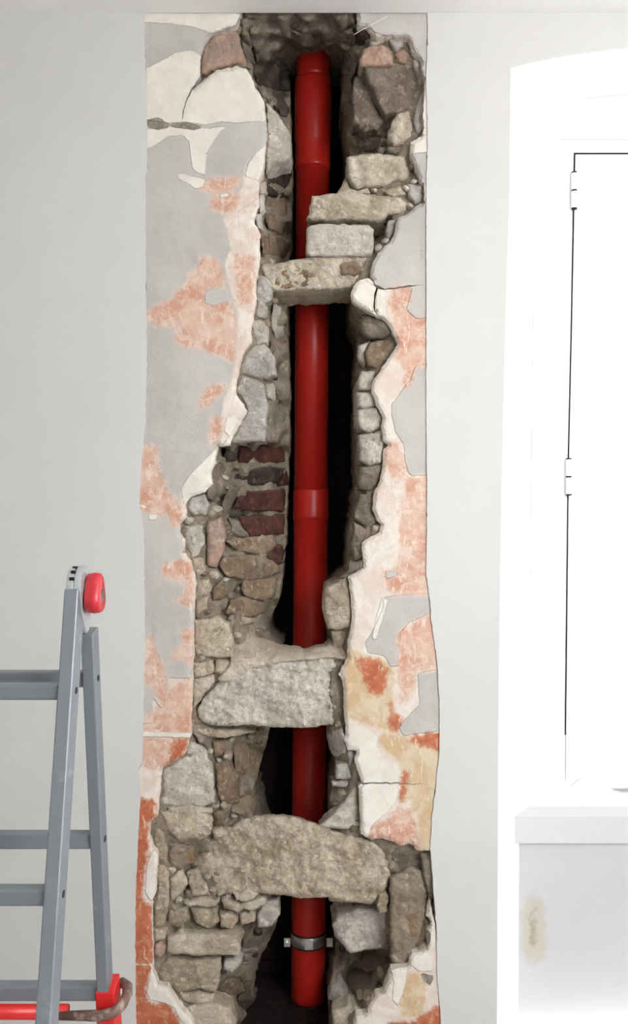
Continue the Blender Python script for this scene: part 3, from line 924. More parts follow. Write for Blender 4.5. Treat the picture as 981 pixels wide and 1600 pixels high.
STONES = [
 # head of the opening
 S('mid', [(380, 20), (555, 20), (553, 35), (530, 46), (500, 56), (470, 49), (450, 36), (420, 30), (384, 26)], curve=True, rim=3, fac=.2),
 S('mid', [(388, 40), (420, 34), (450, 41), (470, 54), (500, 61), (530, 51), (550, 42), (556, 62), (538, 86), (525, 84), (470, 82), (440, 88), (405, 92), (393, 70)], curve=True, rim=4, fac=.2),
 S('dark', [(392, 94), (440, 92), (454, 110), (453, 142), (420, 138), (402, 128)], curve=True, rim=4, fac=.3),
 S('mid', [(376, 30), (386, 26), (392, 40), (388, 60), (378, 52)]),
 S('mid', [(378, 58), (390, 66), (396, 90), (388, 98), (380, 80)]),
 S('pinkbrick', [(330, 56), (350, 49), (368, 44), (374, 62), (384, 94), (386, 106), (369, 100), (337, 107), (322, 117), (314, 116), (315, 90), (321, 70)], name='brick', prot=.012, rim=7),
 S('dark', [(560, 22), (557, 42), (568, 44), (580, 56), (562, 58), (552, 44)], prot=.006),
 S('pinkbrick', [(561, 92), (569, 76), (585, 68), (604, 72), (613, 84), (614, 99), (600, 103), (562, 104)], name='brick', depth=.035),
 S('pinkbrick', [(617, 82), (640, 69), (642, 86), (638, 98), (618, 97)], name='brick', depth=.036),
 S('grey', [(579, 63), (594, 58), (600, 66), (590, 71), (577, 69)], depth=.038),
 S('pale', [(604, 58), (638, 61), (636, 72), (620, 79), (608, 67)], depth=.032),
 S('pale', [(645, 84), (658, 96), (657, 108), (664, 124), (658, 128), (646, 104)], depth=.03, rim=4),
 S('mid', [(566, 105), (600, 106), (618, 100), (645, 102), (658, 119), (657, 150), (647, 169), (620, 178), (602, 180), (588, 156), (574, 124)], depth=.05, fac=.5),
 S('mid', [(555, 120), (568, 118), (580, 140), (586, 165), (600, 188), (590, 204), (566, 207), (553, 190), (549, 150)], depth=.075),
 S('mid', [(538, 92), (551, 76), (560, 98), (549, 122), (551, 180), (555, 206), (545, 212), (535, 160), (535, 115)], prot=.012),
 S('pale', [(650, 165), (662, 140), (666, 160), (665, 198), (652, 210), (647, 190)], depth=.028, rim=4),
 S('light', [(612, 190), (620, 178), (641, 173), (646, 195), (643, 214), (630, 225), (613, 228), (607, 210)], depth=.04),
 S('mid', [(556, 212), (575, 210), (596, 216), (592, 232), (566, 236), (554, 228)], prot=.01),
 S('mid', [(604, 230), (640, 226), (641, 240), (606, 241)], depth=.05),
 # ledge of stones on the right, in front of the pipe
 S('light', [(541, 246), (556, 242), (590, 240), (634, 245), (640, 268), (636, 284), (620, 283), (600, 292), (570, 293), (554, 296), (545, 276)], depth=.035, back=.14),
 S('light', [(483, 332), (487, 306), (520, 303), (545, 294), (562, 300), (590, 306), (620, 304), (636, 318), (634, 332), (606, 335), (590, 345), (545, 344), (500, 345), (479, 342)], depth=.035, back=.14),
 S('lime', [(540, 278), (550, 296), (545, 302), (524, 304), (530, 296)], depth=.06),
 S('lime', [(556, 298), (575, 294), (579, 301), (562, 304)], depth=.035, rim=3),
 S('lime', [(598, 299), (624, 290), (634, 304), (614, 308)], depth=.035, rim=4),
 S('pale', [(638, 288), (660, 288), (663, 316), (648, 318), (638, 308)], depth=.028, rim=4),
 S('grey', [(479, 357), (484, 352), (515, 350), (575, 352), (584, 357), (583, 392), (578, 398), (520, 401), (484, 400), (478, 395)], name='brick', depth=.03, back=.14, rim=4, fac=.15),
 S('pale', [(606, 346), (618, 342), (615, 364), (607, 376), (603, 366)], depth=.03, rim=3),
 S('light', [(407, 413), (430, 411), (478, 402), (530, 402), (578, 399), (582, 416), (577, 431), (560, 440), (549, 450), (520, 451), (480, 453), (430, 455), (414, 442)], name='lintel_stone', depth=.035, back=.14, rim=9, round_bottom=.4),
 S('brown', [(420, 425), (450, 419), (478, 420), (500, 432), (505, 446), (470, 450), (434, 452), (422, 440)], depth=.031, rim=6),
 S('brown', [(530, 412), (556, 408), (566, 418), (556, 430), (533, 430)], depth=.031, rim=5),
 # left rim, upper
 S('grey', [(416, 158), (430, 174), (445, 194), (455, 214), (452, 225), (455, 241), (452, 249), (430, 256), (415, 271), (416, 226), (417, 190)], depth=.04, back=.08, tilt=.0009),
 S('grey', [(416, 228), (440, 232), (452, 234), (450, 248), (430, 254), (416, 268)], depth=.036, back=.08, tilt=.0009),
 S('mid', [(400, 134), (414, 138), (420, 150), (412, 156)], depth=.04, rim=3),
 S('dark', [(418, 145), (440, 140), (451, 150), (452, 186), (440, 181), (426, 162)]),
 S('dark', [(420, 262), (440, 258), (454, 260), (449, 299), (430, 306), (417, 297)]),
 S('brown', [(418, 306), (446, 309), (450, 340), (440, 364), (420, 358), (413, 330)]),
 S('brown', [(408, 368), (440, 368), (452, 384), (440, 399), (412, 402)]),
 S('light', [(404, 286), (415, 283), (416, 300), (407, 302)], rim=3), S('grey', [(404, 304), (414, 303), (414, 330), (406, 332)], rim=3),
 S('pale', [(397, 336), (409, 333), (410, 362), (402, 354)], rim=3),
 # left rim, middle
 S('pale', [(404, 430), (418, 433), (427, 446), (424, 468), (413, 476), (400, 470), (399, 450)], depth=.034),
 S('grey', [(400, 473), (412, 468), (419, 482), (414, 498), (400, 495)], depth=.036, rim=4),
 S('grey', [(396, 500), (412, 502), (419, 512), (418, 538), (400, 539), (394, 520)], depth=.036),
 S('grey', [(428, 474), (440, 480), (443, 520), (430, 528), (422, 508)]),
 S('mid', [(424, 532), (438, 545), (441, 562), (428, 572), (420, 550)]),
 S('pale', [(381, 556), (396, 538), (415, 538), (428, 556), (431, 586), (415, 592), (395, 590), (375, 583)], depth=.036),
 S('pale', [(374, 586), (396, 592), (412, 599), (418, 640), (413, 690), (361, 692), (376, 662), (387, 641), (380, 622), (369, 611)], depth=.034, back=.10, rim=4, fac=.4),
 S('grey', [(413, 600), (428, 599), (434, 612), (430, 628), (416, 622)]), S('mid', [(431, 608), (443, 612), (442, 626), (432, 627)], rim=3),
 S('mid', [(420, 632), (440, 632), (446, 645), (444, 670), (438, 690), (416, 691), (418, 660)], back=.1),
 # brick side of the shaft
 S('dark_brick', [(376, 697), (440, 694), (446, 720), (400, 726), (372, 722)], name='brick', rim=4, fac=.2),
 S('dark', [(350, 700), (372, 698), (366, 720), (352, 724)]),
 S('dark', [(388, 734), (420, 728), (446, 732), (440, 750), (418, 756), (382, 758), (376, 748)]),
 S('dark_brick', [(432, 752), (448, 736), (449, 756), (436, 760)], name='brick', rim=3),
 S('dark_brick', [(376, 768), (444, 764), (445, 799), (400, 798), (364, 794)], name='brick', rim=4, fac=.15, prot=.016),
 S('dark_brick', [(372, 806), (444, 803), (444, 834), (392, 838), (378, 820)], name='brick', rim=5, fac=.3, prot=.016),
 S('mid', [(356, 764), (378, 760), (362, 790), (350, 812), (346, 790)]),
 S('mid', [(356, 808), (370, 812), (390, 836), (376, 840), (362, 830)]),
 S('brown', [(352, 846), (368, 840), (400, 836), (426, 836), (434, 848), (424, 862), (408, 869), (372, 862)]),
 S('dark_brick', [(430, 852), (442, 846), (443, 880), (430, 884), (412, 871)], name='brick', rim=4),
 S('brown', [(341, 882), (350, 870), (400, 868), (427, 877), (441, 892), (396, 908), (352, 901)]),
 S('brown', [(380, 908), (436, 901), (433, 929), (412, 940), (384, 932), (376, 920)]),
 S('brown', [(330, 922), (345, 906), (358, 926), (350, 936), (332, 939)]),
 S('brown', [(360, 938), (384, 932), (412, 942), (415, 956), (394, 966), (352, 960)]),
 S('lime', [(372, 962), (396, 966), (402, 974), (380, 976)], rim=3),
 # left rim, lower middle
 S('mid', [(338, 716), (350, 726), (346, 755), (331, 784), (323, 774), (331, 750)]),
 S('pale', [(296, 777), (320, 772), (326, 790), (322, 804), (302, 806), (292, 796)], depth=.035),
 S('grey', [(288, 820), (315, 820), (320, 845), (310, 870), (298, 872), (290, 846)], depth=.036),
 S('pinkbrick', [(323, 816), (344, 808), (352, 838), (345, 868), (336, 888), (324, 884)], name='brick', depth=.045, rim=6),
 S('lime', [(300, 872), (318, 872), (320, 892), (308, 904), (302, 890)], depth=.036, rim=4),
 S('lime', [(308, 908), (326, 904), (330, 922), (318, 932), (306, 928)], depth=.038), S('lime', [(306, 934), (326, 930), (323, 952), (306, 962)], depth=.038),
 S('lime', [(304, 968), (340, 964), (356, 973), (364, 998), (364, 1026), (338, 1028), (304, 1023), (302, 992)], depth=.032, rim=6, fac=.6),
 S('lime', [(303, 1035), (331, 1033), (335, 1049), (318, 1057), (303, 1058)], depth=.036, rim=4),
 S('light', [(302, 1062), (333, 1054), (334, 1066), (316, 1090), (302, 1106), (300, 1082)], depth=.036, rim=5),
 S('lime', [(337, 1032), (366, 1030), (362, 1046), (346, 1056), (336, 1050)], depth=.042),
 # second lintel
 S('grey', [(314, 1126), (308, 1112), (316, 1094), (335, 1073), (352, 1055), (385, 1036), (430, 1024), (470, 1021), (502, 1018), (527, 1013), (533, 1035), (533, 1060), (535, 1100), (533, 1124), (520, 1132), (470, 1138), (430, 1136), (390, 1133), (340, 1135), (322, 1132)], name='lintel_stone', depth=.030, back=.15, rim=16, fac=1.0, drop=.024),
 S('light', [(340, 1062), (358, 1040), (366, 1004), (388, 986), (404, 1000), (440, 1012), (480, 1017), (506, 1010), (515, 1000), (528, 1008), (545, 1006), (541, 1032), (520, 1027), (470, 1032), (430, 1037), (392, 1048), (352, 1068)], name='mortar_ledge', ramp=((985, .10), (1030, .032), (1070, .028)), rim=5, fac=.3, back=.05),
 S('brown', [(299, 1108), (307, 1098), (309, 1114), (318, 1132), (301, 1133)], depth=.045, rim=4),
 S('lime', [(300, 1137), (340, 1139), (372, 1141), (398, 1144), (352, 1153), (318, 1151)], depth=.05, rim=4),
 # lower left
 S('grey', [(254, 1202), (286, 1183), (298, 1156), (318, 1166), (328, 1190), (334, 1225), (335, 1254), (310, 1262), (275, 1260), (252, 1258)], depth=.036, rim=10, fac=.5),
 S('mid', [(301, 1146), (322, 1152), (325, 1170), (312, 1162)], rim=4),
 S('brown', [(331, 1156), (356, 1155), (352, 1181), (334, 1184)]), S('lime', [(350, 1178), (361, 1178), (360, 1187), (350, 1187)], depth=.045, rim=3),
 S('brown', [(336, 1192), (356, 1188), (374, 1220), (372, 1254), (356, 1260), (341, 1246)]),
 S('brown', [(362, 1160), (398, 1156), (410, 1178), (400, 1220), (384, 1234), (368, 1204)]),
 S('lime', [(250, 1266), (300, 1264), (332, 1274), (330, 1304), (310, 1314), (284, 1318), (263, 1300)], depth=.036),
 S('light', [(262, 1262), (300, 1258), (332, 1264), (332, 1270), (300, 1272), (266, 1272)], depth=.034, rim=3),
 S('brown', [(334, 1270), (350, 1269), (352, 1290), (335, 1291)], rim=4), S('lime', [(331, 1296), (346, 1292), (356, 1304), (336, 1312)], rim=4, depth=.034),
 S('brown', [(376, 1246), (394, 1240), (400, 1268), (380, 1276), (358, 1266)]),
 S('ochre', [(263, 1314), (288, 1320), (305, 1322), (302, 1348), (280, 1360), (263, 1348)], depth=.045),
 S('lime', [(244, 1290), (256, 1300), (262, 1330), (258, 1352), (248, 1340), (240, 1312)], depth=.036, rim=4),
 # third lintel
 S('lime', [(308, 1345), (313, 1320), (330, 1308), (345, 1299), (372, 1284), (400, 1274), (440, 1273), (470, 1279), (500, 1290), (530, 1302), (560, 1308), (582, 1316), (600, 1332), (610, 1360), (606, 1384), (591, 1402), (580, 1412), (515, 1409), (511, 1402), (470, 1403), (430, 1398), (380, 1394), (340, 1401), (330, 1372), (316, 1358)], name='lintel_stone', depth=.028, back=.15, rim=12, fac=1.0, drop=.066),
 S('mid', [(584, 1318), (600, 1314), (630, 1326), (668, 1333), (670, 1372), (656, 1354), (622, 1360), (612, 1344)], depth=.05),
 S('ochre', [(609, 1372), (640, 1354), (660, 1362), (670, 1395), (665, 1430), (655, 1470), (645, 1488), (638, 1508), (612, 1513), (609, 1450)], depth=.03, back=.12, rim=9, fac=.6),
 S('lime', [(591, 1397), (603, 1393), (607, 1400), (604, 1425), (592, 1428), (589, 1414)], depth=.045, rim=4),
 S('mid', [(656, 1334), (682, 1330), (685, 1412), (669, 1408), (665, 1380)], depth=.012, rim=5),
 # below the third lintel, left
 S('lime', [(264, 1372), (284, 1356), (294, 1380), (280, 1400), (266, 1412)], depth=.045), S('lime', [(292, 1362), (306, 1356), (326, 1388), (330, 1402), (300, 1400)], depth=.05, rim=8),
 S('light', [(364, 1396), (385, 1388), (405, 1398), (386, 1409), (369, 1407)], depth=.03, rim=4),
 S('lime', [(345, 1406), (370, 1409), (381, 1420), (370, 1426), (350, 1419)], depth=.034, rim=4),
 S('light', [(285, 1411), (310, 1403), (342, 1409), (336, 1417), (296, 1417)], depth=.034, rim=4),
 S('lime', [(264, 1422), (290, 1417), (297, 1436), (280, 1449), (262, 1443)], depth=.036), S('lime', [(298, 1420), (340, 1418), (342, 1440), (326, 1451), (306, 1442)], depth=.034),
 S('lime', [(342, 1429), (362, 1426), (371, 1440), (362, 1451), (345, 1449)], depth=.034, rim=5), S('light', [(375, 1412), (414, 1402), (415, 1412), (396, 1423), (378, 1419)], depth=.036, rim=4),
 S('grey', [(411, 1406), (437, 1400), (437, 1430), (425, 1448), (403, 1450), (401, 1428)], depth=.09),
 S('lime', [(372, 1424), (392, 1424), (398, 1440), (376, 1446)], depth=.06),
 S('lime', [(243, 1345), (262, 1356), (264, 1400), (262, 1420), (256, 1446), (242, 1448), (240, 1412), (246, 1396)], depth=.032, rim=6),
 S('light', [(262, 1465), (285, 1457), (330, 1459), (371, 1460), (374, 1489), (366, 1493), (300, 1493), (261, 1489)], name='brick', depth=.026, back=.1, rim=5, fac=.4),
 S('pinkbrick', [(241, 1476), (254, 1470), (261, 1484), (250, 1497), (240, 1491)], depth=.03, rim=4),
 S('lime', [(240, 1450), (262, 1450), (258, 1466), (242, 1472)], depth=.034, rim=4),
 S('grey', [(349, 1501), (370, 1494), (378, 1505), (362, 1521), (347, 1513)], depth=.08),
 S('mid', [(376, 1482), (404, 1481), (405, 1489), (378, 1489)], depth=.13, rim=3),
 S('lime', [(250, 1506), (260, 1496), (342, 1498), (342, 1538), (335, 1550), (310, 1545), (278, 1552), (266, 1540), (247, 1534)], depth=.034, rim=9),
 S('lime', [(276, 1550), (300, 1549), (335, 1550), (332, 1566), (306, 1569), (286, 1565)], depth=.04, rim=5),
 S('lime', [(285, 1571), (335, 1563), (360, 1576), (366, 1600), (366, 1640), (305, 1640), (300, 1595)], depth=.036, rim=9),
 S('brown', [(345, 1534), (374, 1528), (384, 1550), (360, 1560), (343, 1555)]), S('dark', [(372, 1562), (400, 1558), (406, 1600), (378, 1612)]),
 # below the third lintel, right
 S('grey', [(520, 1446), (528, 1426), (560, 1418), (607, 1420), (608, 1485), (580, 1482), (548, 1490), (534, 1476), (522, 1462)], depth=.09, back=.1, rim=10, fac=1.0),
 S('mid', [(548, 1494), (575, 1490), (600, 1494), (608, 1512), (580, 1522), (556, 1512)]), S('mid', [(530, 1512), (556, 1518), (590, 1526), (598, 1545), (560, 1556), (534, 1540)]),
 S('grey', [(513, 1562), (516, 1540), (528, 1532), (544, 1556), (532, 1576)]),
 S('light', [(518, 1580), (545, 1568), (566, 1576), (572, 1594), (562, 1640), (522, 1640)], depth=.06, rim=7),
 # right rim, lower
 S('grey', [(511, 1144), (535, 1140), (541, 1165), (536, 1186), (520, 1182), (512, 1166)], back=.1),
 S('pale', [(525, 1195), (545, 1191), (551, 1215), (540, 1218), (524, 1217)], depth=.05, rim=4), S('grey', [(517, 1222), (552, 1219), (540, 1231), (520, 1229)], depth=.06, rim=4),
 S('grey', [(556, 1228), (559, 1262), (562, 1290), (540, 1295), (506, 1296), (497, 1291), (520, 1272), (542, 1246)], depth=.036),
 S('pale', [(541, 1172), (554, 1174), (552, 1190), (546, 1196)], depth=.034, rim=3), S('mid', [(546, 1278), (560, 1280), (561, 1302), (546, 1300)], depth=.04, rim=4),
 # right rim, upper
 S('mid', [(565, 492), (590, 493), (605, 503), (612, 518), (600, 529), (575, 530), (564, 515)], depth=.05, tilt=-.0005),
 S('brown', [(580, 534), (610, 530), (620, 539), (602, 568), (588, 578), (572, 568), (570, 550)], depth=.045),
 S('grey', [(560, 540), (578, 532), (572, 548), (570, 572), (560, 562)], depth=.06),
 S('grey', [(564, 580), (586, 580), (581, 608), (570, 612), (557, 608), (559, 592)], depth=.045, tilt=-.0006, back=.16), S('grey', [(556, 613), (581, 612), (588, 632), (574, 640), (557, 636)], depth=.045, tilt=-.0006, back=.16),
 S('grey', [(557, 640), (588, 636), (597, 655), (595, 668), (575, 676), (559, 668)], depth=.045, tilt=-.0006, back=.16), S('grey', [(560, 680), (575, 677), (597, 672), (598, 698), (596, 722), (575, 728), (562, 718)], depth=.045, tilt=-.0006, back=.16),
 S('mid', [(563, 730), (596, 726), (593, 752), (582, 768), (562, 764), (559, 748)], depth=.045, tilt=-.0006, back=.16), S('mid', [(563, 772), (582, 772), (583, 796), (588, 816), (572, 826), (554, 808), (556, 790)], depth=.045, tilt=-.0006, back=.16),
 S('mid', [(553, 815), (572, 828), (567, 848), (567, 872), (554, 876), (547, 850)], depth=.045, tilt=-.0006, back=.16), S('grey', [(547, 876), (566, 876), (566, 886), (545, 900)], rim=4),
 S('lime', [(581, 822), (594, 820), (593, 830), (582, 836)], depth=.03, rim=3),
 S('light', [(507, 918), (520, 913), (541, 901), (546, 920), (549, 960), (547, 978), (525, 985), (511, 980), (504, 955)], depth=.045, tilt=-.0006, back=.16),
 S('lime', [(517, 986), (545, 982), (543, 1008), (521, 1012)], depth=.055, rim=4),
]


def facet(v2, c, r, seed, k=6):
    rr = np.random.default_rng(seed)
    best = np.full(len(v2), -1e9)
    for i in range(k):
        a = rr.uniform(0, 2 * math.pi)
        s = rr.uniform(0.25, 1.0)
        off = rr.uniform(0.15, 0.6)
        best = np.maximum(best, s * ((v2[:, 0] - c[0]) * math.cos(a) + (v2[:, 1] - c[1]) * math.sin(a)) / r - off)
    return np.maximum(best, 0)


for idx, (kind, poly, k) in enumerate(STONES):
    rim = k.get('rim', 8) * 0.7
    ol = ragged(poly, 2.6, 1.5 + 0.06 * rim, 11)
    size = math.sqrt(abs(sum(poly[i][0] * poly[(i + 1) % len(poly)][1] - poly[(i + 1) % len(poly)][0] * poly[i][1] for i in range(len(poly))) / 2))
    v2, tr = triangulate(ol, 2.7 if size < 120 else 3.0)
    if len(tr) == 0:
        continue
    sd = seg_dist(v2, ol)
    c = v2.mean(0)
    if 'depth' in k:
        base = np.full(len(v2), float(DS(k['depth'])))
        if 'tilt' in k:
            base += k['tilt'] * (v2[:, 0] - v2[:, 0].min())
    else:
        f = np.interp(v2[:, 1], [q[0] for q in k['ramp']], [float(DS(q[1])) for q in k['ramp']]) if 'ramp' in k else field(v2)
        A = np.stack([v2[:, 0] - c[0], v2[:, 1] - c[1], np.ones(len(v2))], 1)
        sol = np.linalg.lstsq(A, f, rcond=None)[0]
        base = (f if k.get('curve') or 'ramp' in k else A @ sol) - k.get('prot', 0.010)
    t = np.clip(sd / rim, 0, 1)
    rise = 0.0012 * rim + 0.004
    prof = (1 - np.sqrt(np.clip(1 - (1 - t) ** 2, 0, 1))) * rise * 0.8
    fac = k.get('fac', 0.8)
    r = max(size * 0.55, 8)
    fct = facet(v2, c, r, 100 + idx) * fac * 0.00022 * size
    nz = np.array([noise.fractal(Vector((x / 22, y / 22, idx * 0.37)), 0.8, 2.1, 6) for x, y in v2])
    rdg = np.array([noise.ridged_multi_fractal(Vector((x / 34, y / 20, idx * 0.21)), 0.9, 2.1, 4, 1.0, 2.0) for x, y in v2])
    fine = np.array([noise.fractal(Vector((x / 8, y / 7, idx * 0.5)), 0.7, 2.1, 4) for x, y in v2])
    d = base + prof + fct + fine * (0.0046 if k.get('name') == 'lintel_stone' else 0.0028) * (0.35 + fac) + nz * 0.0062 * (0.3 + fac) - (rdg - 1.2) * 0.0046 * (0.2 + fac)
    if k.get('name') == 'lintel_stone':
        big = np.array([noise.hetero_terrain(Vector(((x + 0.6 * y) / 52, (y - 0.5 * x) / 24, idx)), 0.8, 2.2, 5, 0.4) for x, y in v2])
        d = d + 0.0075 * (big - big.mean()) * np.clip(sd / 10, 0.2, 1)
    bk_ = k.get('back', 0.06) * (1.35 if 'back' in k else 1)
    vv, fc = solid_sheet(v2, tr, d, bk_, max(3, int(bk_ / 0.012)), k.get('drop', 0.0))
    mt = STONE[k.get('mat2', kind)] if 'mat2' in k and kind != 'grey' else STONE[kind]
    me = mesh_from(vv, fc)
    o = link(k.get('name', 'stone'), me, mt, wall, smooth=True)
    # the stone's own origin sits at its centre
    cw = Vector(vv.mean(0))
    for v in me.vertices:
        v.co -= cw
    o.location = cw

# small rubble bedded in the mortar between the stones
rr = np.random.default_rng(5)
cand = np.stack([rr.uniform(240, 680, 9000), rr.uniform(30, 1610, 9000)], 1)
ok = seg_dist(cand, core_poly) > 9
for pg in (PL_LEFT, PL_RIGHT_A, PL_RIGHT_B):
    ok &= seg_dist(cand, pg) < -5
cand = cand[ok]
gap = np.full(len(cand), 99.0)
for _, pg, _k in STONES:
    gap = np.minimum(gap, -seg_dist(cand, pg))
cand, gap = cand[gap > 3.5], gap[gap > 3.5]
cand, gap = cand[cand[:, 1] > 95], gap[cand[:, 1] > 95]
chosen = []
for (x, y), g in zip(cand, gap):
    if all((x - u) ** 2 + (y - w) ** 2 > (q + 6.0) ** 2 for u, w, q in chosen):
        chosen.append((x, y, min(g + 1.5, rr.uniform(5.0, 9.5))))
    if len(chosen) >= 130:
        break
for j, (x, y, rad) in enumerate(chosen):
    a0 = rr.uniform(0, 6.28)
    asp, rot = rr.uniform(0.55, 0.9), rr.uniform(-0.5, 0.5)
    pg = []
    for q in range(7):
        a = a0 + q * 2 * math.pi / 7
        rd = rad * rr.uniform(0.75, 1.1)
        u, w = rd * math.cos(a), rd * asp * math.sin(a)
        pg.append((x + u * math.cos(rot) - w * math.sin(rot), y + u * math.sin(rot) + w * math.cos(rot)))
    v2, tr = triangulate(ragged(pg, 3.0, 0.7, 6), 3.2)
    if len(tr) == 0:
        continue
    sd = np.maximum(seg_dist(v2, pg), 0)
    base = float(field([(x, y)])[0])
    lo = field(v2)
    d = 0.5 * base + 0.5 * lo - 0.004 - 0.010 * np.sqrt(np.clip(sd / rad, 0, 1)) + facet(v2, (x, y), rad, j, 4) * 0.004
    vv, fc = solid_sheet(v2, tr, d, 0.035)
    me = mesh_from(vv, fc)
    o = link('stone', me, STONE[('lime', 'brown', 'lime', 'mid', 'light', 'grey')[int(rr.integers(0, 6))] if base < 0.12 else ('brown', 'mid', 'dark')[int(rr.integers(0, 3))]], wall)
    cw = Vector(vv.mean(0))
    for v in me.vertices:
        v.co -= cw
    o.location = cw

# ------------------------------------------------------------------ drain pipe in the shaft
PD = 0.385
TOPX, BOTX = 489.5, 481.5


def px_pipe(y):
    return TOPX + (BOTX - TOPX) * (y - 100) / (1560 - 100)


def lathe(profile, seg=56):
    """profile: (pixel row, radius)"""
    vs_, fs = [], []
    for y, r in profile:
        cx, cy, cz = P(px_pipe(y), y, PD)
        for q in range(seg):
            a = 2 * math.pi * q / seg
            vs_.append((cx + r * math.cos(a), cy + r * math.sin(a), cz))
    for i in range(len(profile) - 1):
        for q in range(seg):
            a, b = i * seg + q, i * seg + (q + 1) % seg
            fs.append((a, b, b + seg, a + seg))
    fs.append(tuple(range(seg))); fs.append(tuple(range((len(profile) - 1) * seg, len(profile) * seg))[::-1])
    me = mesh_from(vs_, fs)
    bm = bmesh.new(); bm.from_mesh(me); bmesh.ops.recalc_face_normals(bm, faces=bm.faces[:]); bm.to_mesh(me); bm.free()
    return me


pb = P(px_pipe(1690), 1690, PD)
pipe = empty('drain_pipe', (pb[0], pb[1], 0.0), 'red plastic drain pipe running down the broken shaft', 'pipe')


def pp(name, me, mat, parent=pipe, smooth=True):
    o = link(name, me, mat, parent, smooth=smooth)
    if parent is pipe:
        o.location = -Vector(pipe.location)
    for e in me.edges:
        pass
    return o


R = 0.0548
pp('pipe_section', lathe([(20, R), (70, R), (118, R), (128, R + .001)]), PIPE_RED)
sk = pp('socket', lathe([(126, R + .004), (130, R + .0055), (218, R + .0055), (222, R + .003), (226, R + .002), (258, R + .002), (261, R + .004), (264, R + .003), (267, R - .001)]), PIPE_RED)
pp('pipe_section', lathe([(262, R), (768, R)]), PIPE_RED)
pp('socket', lathe([(764, R + .001), (768, R + .0035), (800, R + .0035), (806, R + .0045), (810, R + .004), (812, R)]), PIPE_RED)
pp('pipe_section', lathe([(806, R + .001), (1555, R + .001), (1562, R - .004)]), PIPE_RED)
pp('black_coupling', lathe([(1560, R - .006), (1572, R - .006), (1578, R), (1690, R)]), PIPE_BLACK)
# steel clamp with lugs and bolts
CLY = 1463
cx, cy, cz = P(px_pipe(CLY), CLY, PD)
clamp = pp('pipe_clamp', lathe([(CLY - 9, R + .002), (CLY - 8, R + .004), (CLY + 8, R + .004), (CLY + 9, R + .002)]), STEEL)
rub = lathe([(CLY - 11, R + .0015), (CLY - 10, R + .003), (CLY + 10, R + .003), (CLY + 11, R + .0015)])
link('rubber_lining', rub, PIPE_BLACK, clamp, smooth=True)
for sgn in (-1, 1):
    x0 = cx + sgn * (R + .003)
    x1 = cx + sgn * (R + .024)
    link('clamp_lug', boxmesh(min(x0, x1), max(x0, x1), cy - 0.045, cy - 0.040, cz - 0.014, cz + 0.014, 0.0015), STEEL, clamp)
    xm = (x0 + x1) / 2 + sgn * 0.003
    link('bolt', tube([(xm, cy - 0.052, cz), (xm, cy - 0.03, cz)], 0.0055, 6), STEEL, clamp)
link('lock_tab', boxmesh(cx - .012, cx + .016, cy - R - .008, cy - R - .003, cz - .015, cz + .015, .001), STEEL, clamp)

# ------------------------------------------------------------------ ladder
HX0, HX1 = -0.386, -0.363          # near stile of the pair seen in the photo
DH = 1.45 - D                      # depth of the hinge line
HZ = ZC - 0.132
ladder = empty('stepladder', (-0.56, DH, 0.0), 'grey aluminium folding stepladder with red hinge knob by the wall', 'ladder')


def lp(name, me, mat, parent=ladder, smooth=False):
    o = link(name, me, mat, parent, smooth=smooth)
    if parent is ladder:
        o.location = -Vector(ladder.location)
    return o


def beam(p0, p1, wx, wt, bev=0.0022):
    """Bar between two points; wx is its width along X, wt its thickness across."""
    a, b = Vector(p0), Vector(p1)
    t = (b - a).normalized()
    u = Vector((1, 0, 0))
    u = (u - t * u.dot(t)).normalized()
    w = t.cross(u)
    bm = bmesh.new()
    ring = [(-1, -1), (1, -1), (1, 1), (-1, 1)]
    va = [bm.verts.new(a + u * wx / 2 * i + w * wt / 2 * j) for i, j in ring]
    vb = [bm.verts.new(b + u * wx / 2 * i + w * wt / 2 * j) for i, j in ring]
    for k in range(4):
        bm.faces.new((va[k], va[(k + 1) % 4], vb[(k + 1) % 4], vb[k]))
    bm.faces.new(va[::-1]); bm.faces.new(vb)
    bmesh.ops.recalc_face_normals(bm, faces=bm.faces[:])
    bmesh.ops.bevel(bm, geom=bm.edges[:], offset=bev, segments=2, affect='EDGES', profile=0.5)
    me = bpy.data.meshes.new('beam'); bm.to_mesh(me); bm.free()
    return me


SF, SR = math.tan(math.radians(14.3)), math.tan(math.radians(9.8))
yF = lambda z: DH - 0.018 - (HZ - z) * SF     # front frame line (towards the camera)
yR = lambda z: DH + 0.026 + (HZ - z) * SR     # rear frame line
W = 0.022
XF = (HX0 + HX1) / 2
XR = XF + 0.010
XL = -0.75
z_top = HZ + 0.008
rungz = [ZC - 0.273 - 0.281 * i for i in range(5)]
for x in (XF, XL):
    lp('stile', beam((x, yF(z_top), z_top), (x, yF(0.0), 0.0), W, 0.044), ALU)
for x in (XR, XL + 0.017):
    lp('stile', beam((x, yR(HZ - 0.06), HZ - 0.06), (x, yR(ZC - .86), ZC - .86), W - .002, 0.040), ALU)
    s = lp('outer_stile', beam((x + .004, yR(ZC - .835) + .002, ZC - .823), (x + .004, yR(0), 0.0), W + .010, 0.052), RED_PAINT)
for i, z in enumerate(rungz):
    lp('rung', boxmesh(XL, XF - W / 2 + .001, yF(z) - .014, yF(z) + .014, z - .0115, z + .0115, .003), ALU)
    lp('rung', boxmesh(XL + .017, XR - W / 2 + .001, yR(z) - .014, yR(z) + .014, z - .0125, z + .0125, .003), ALU)
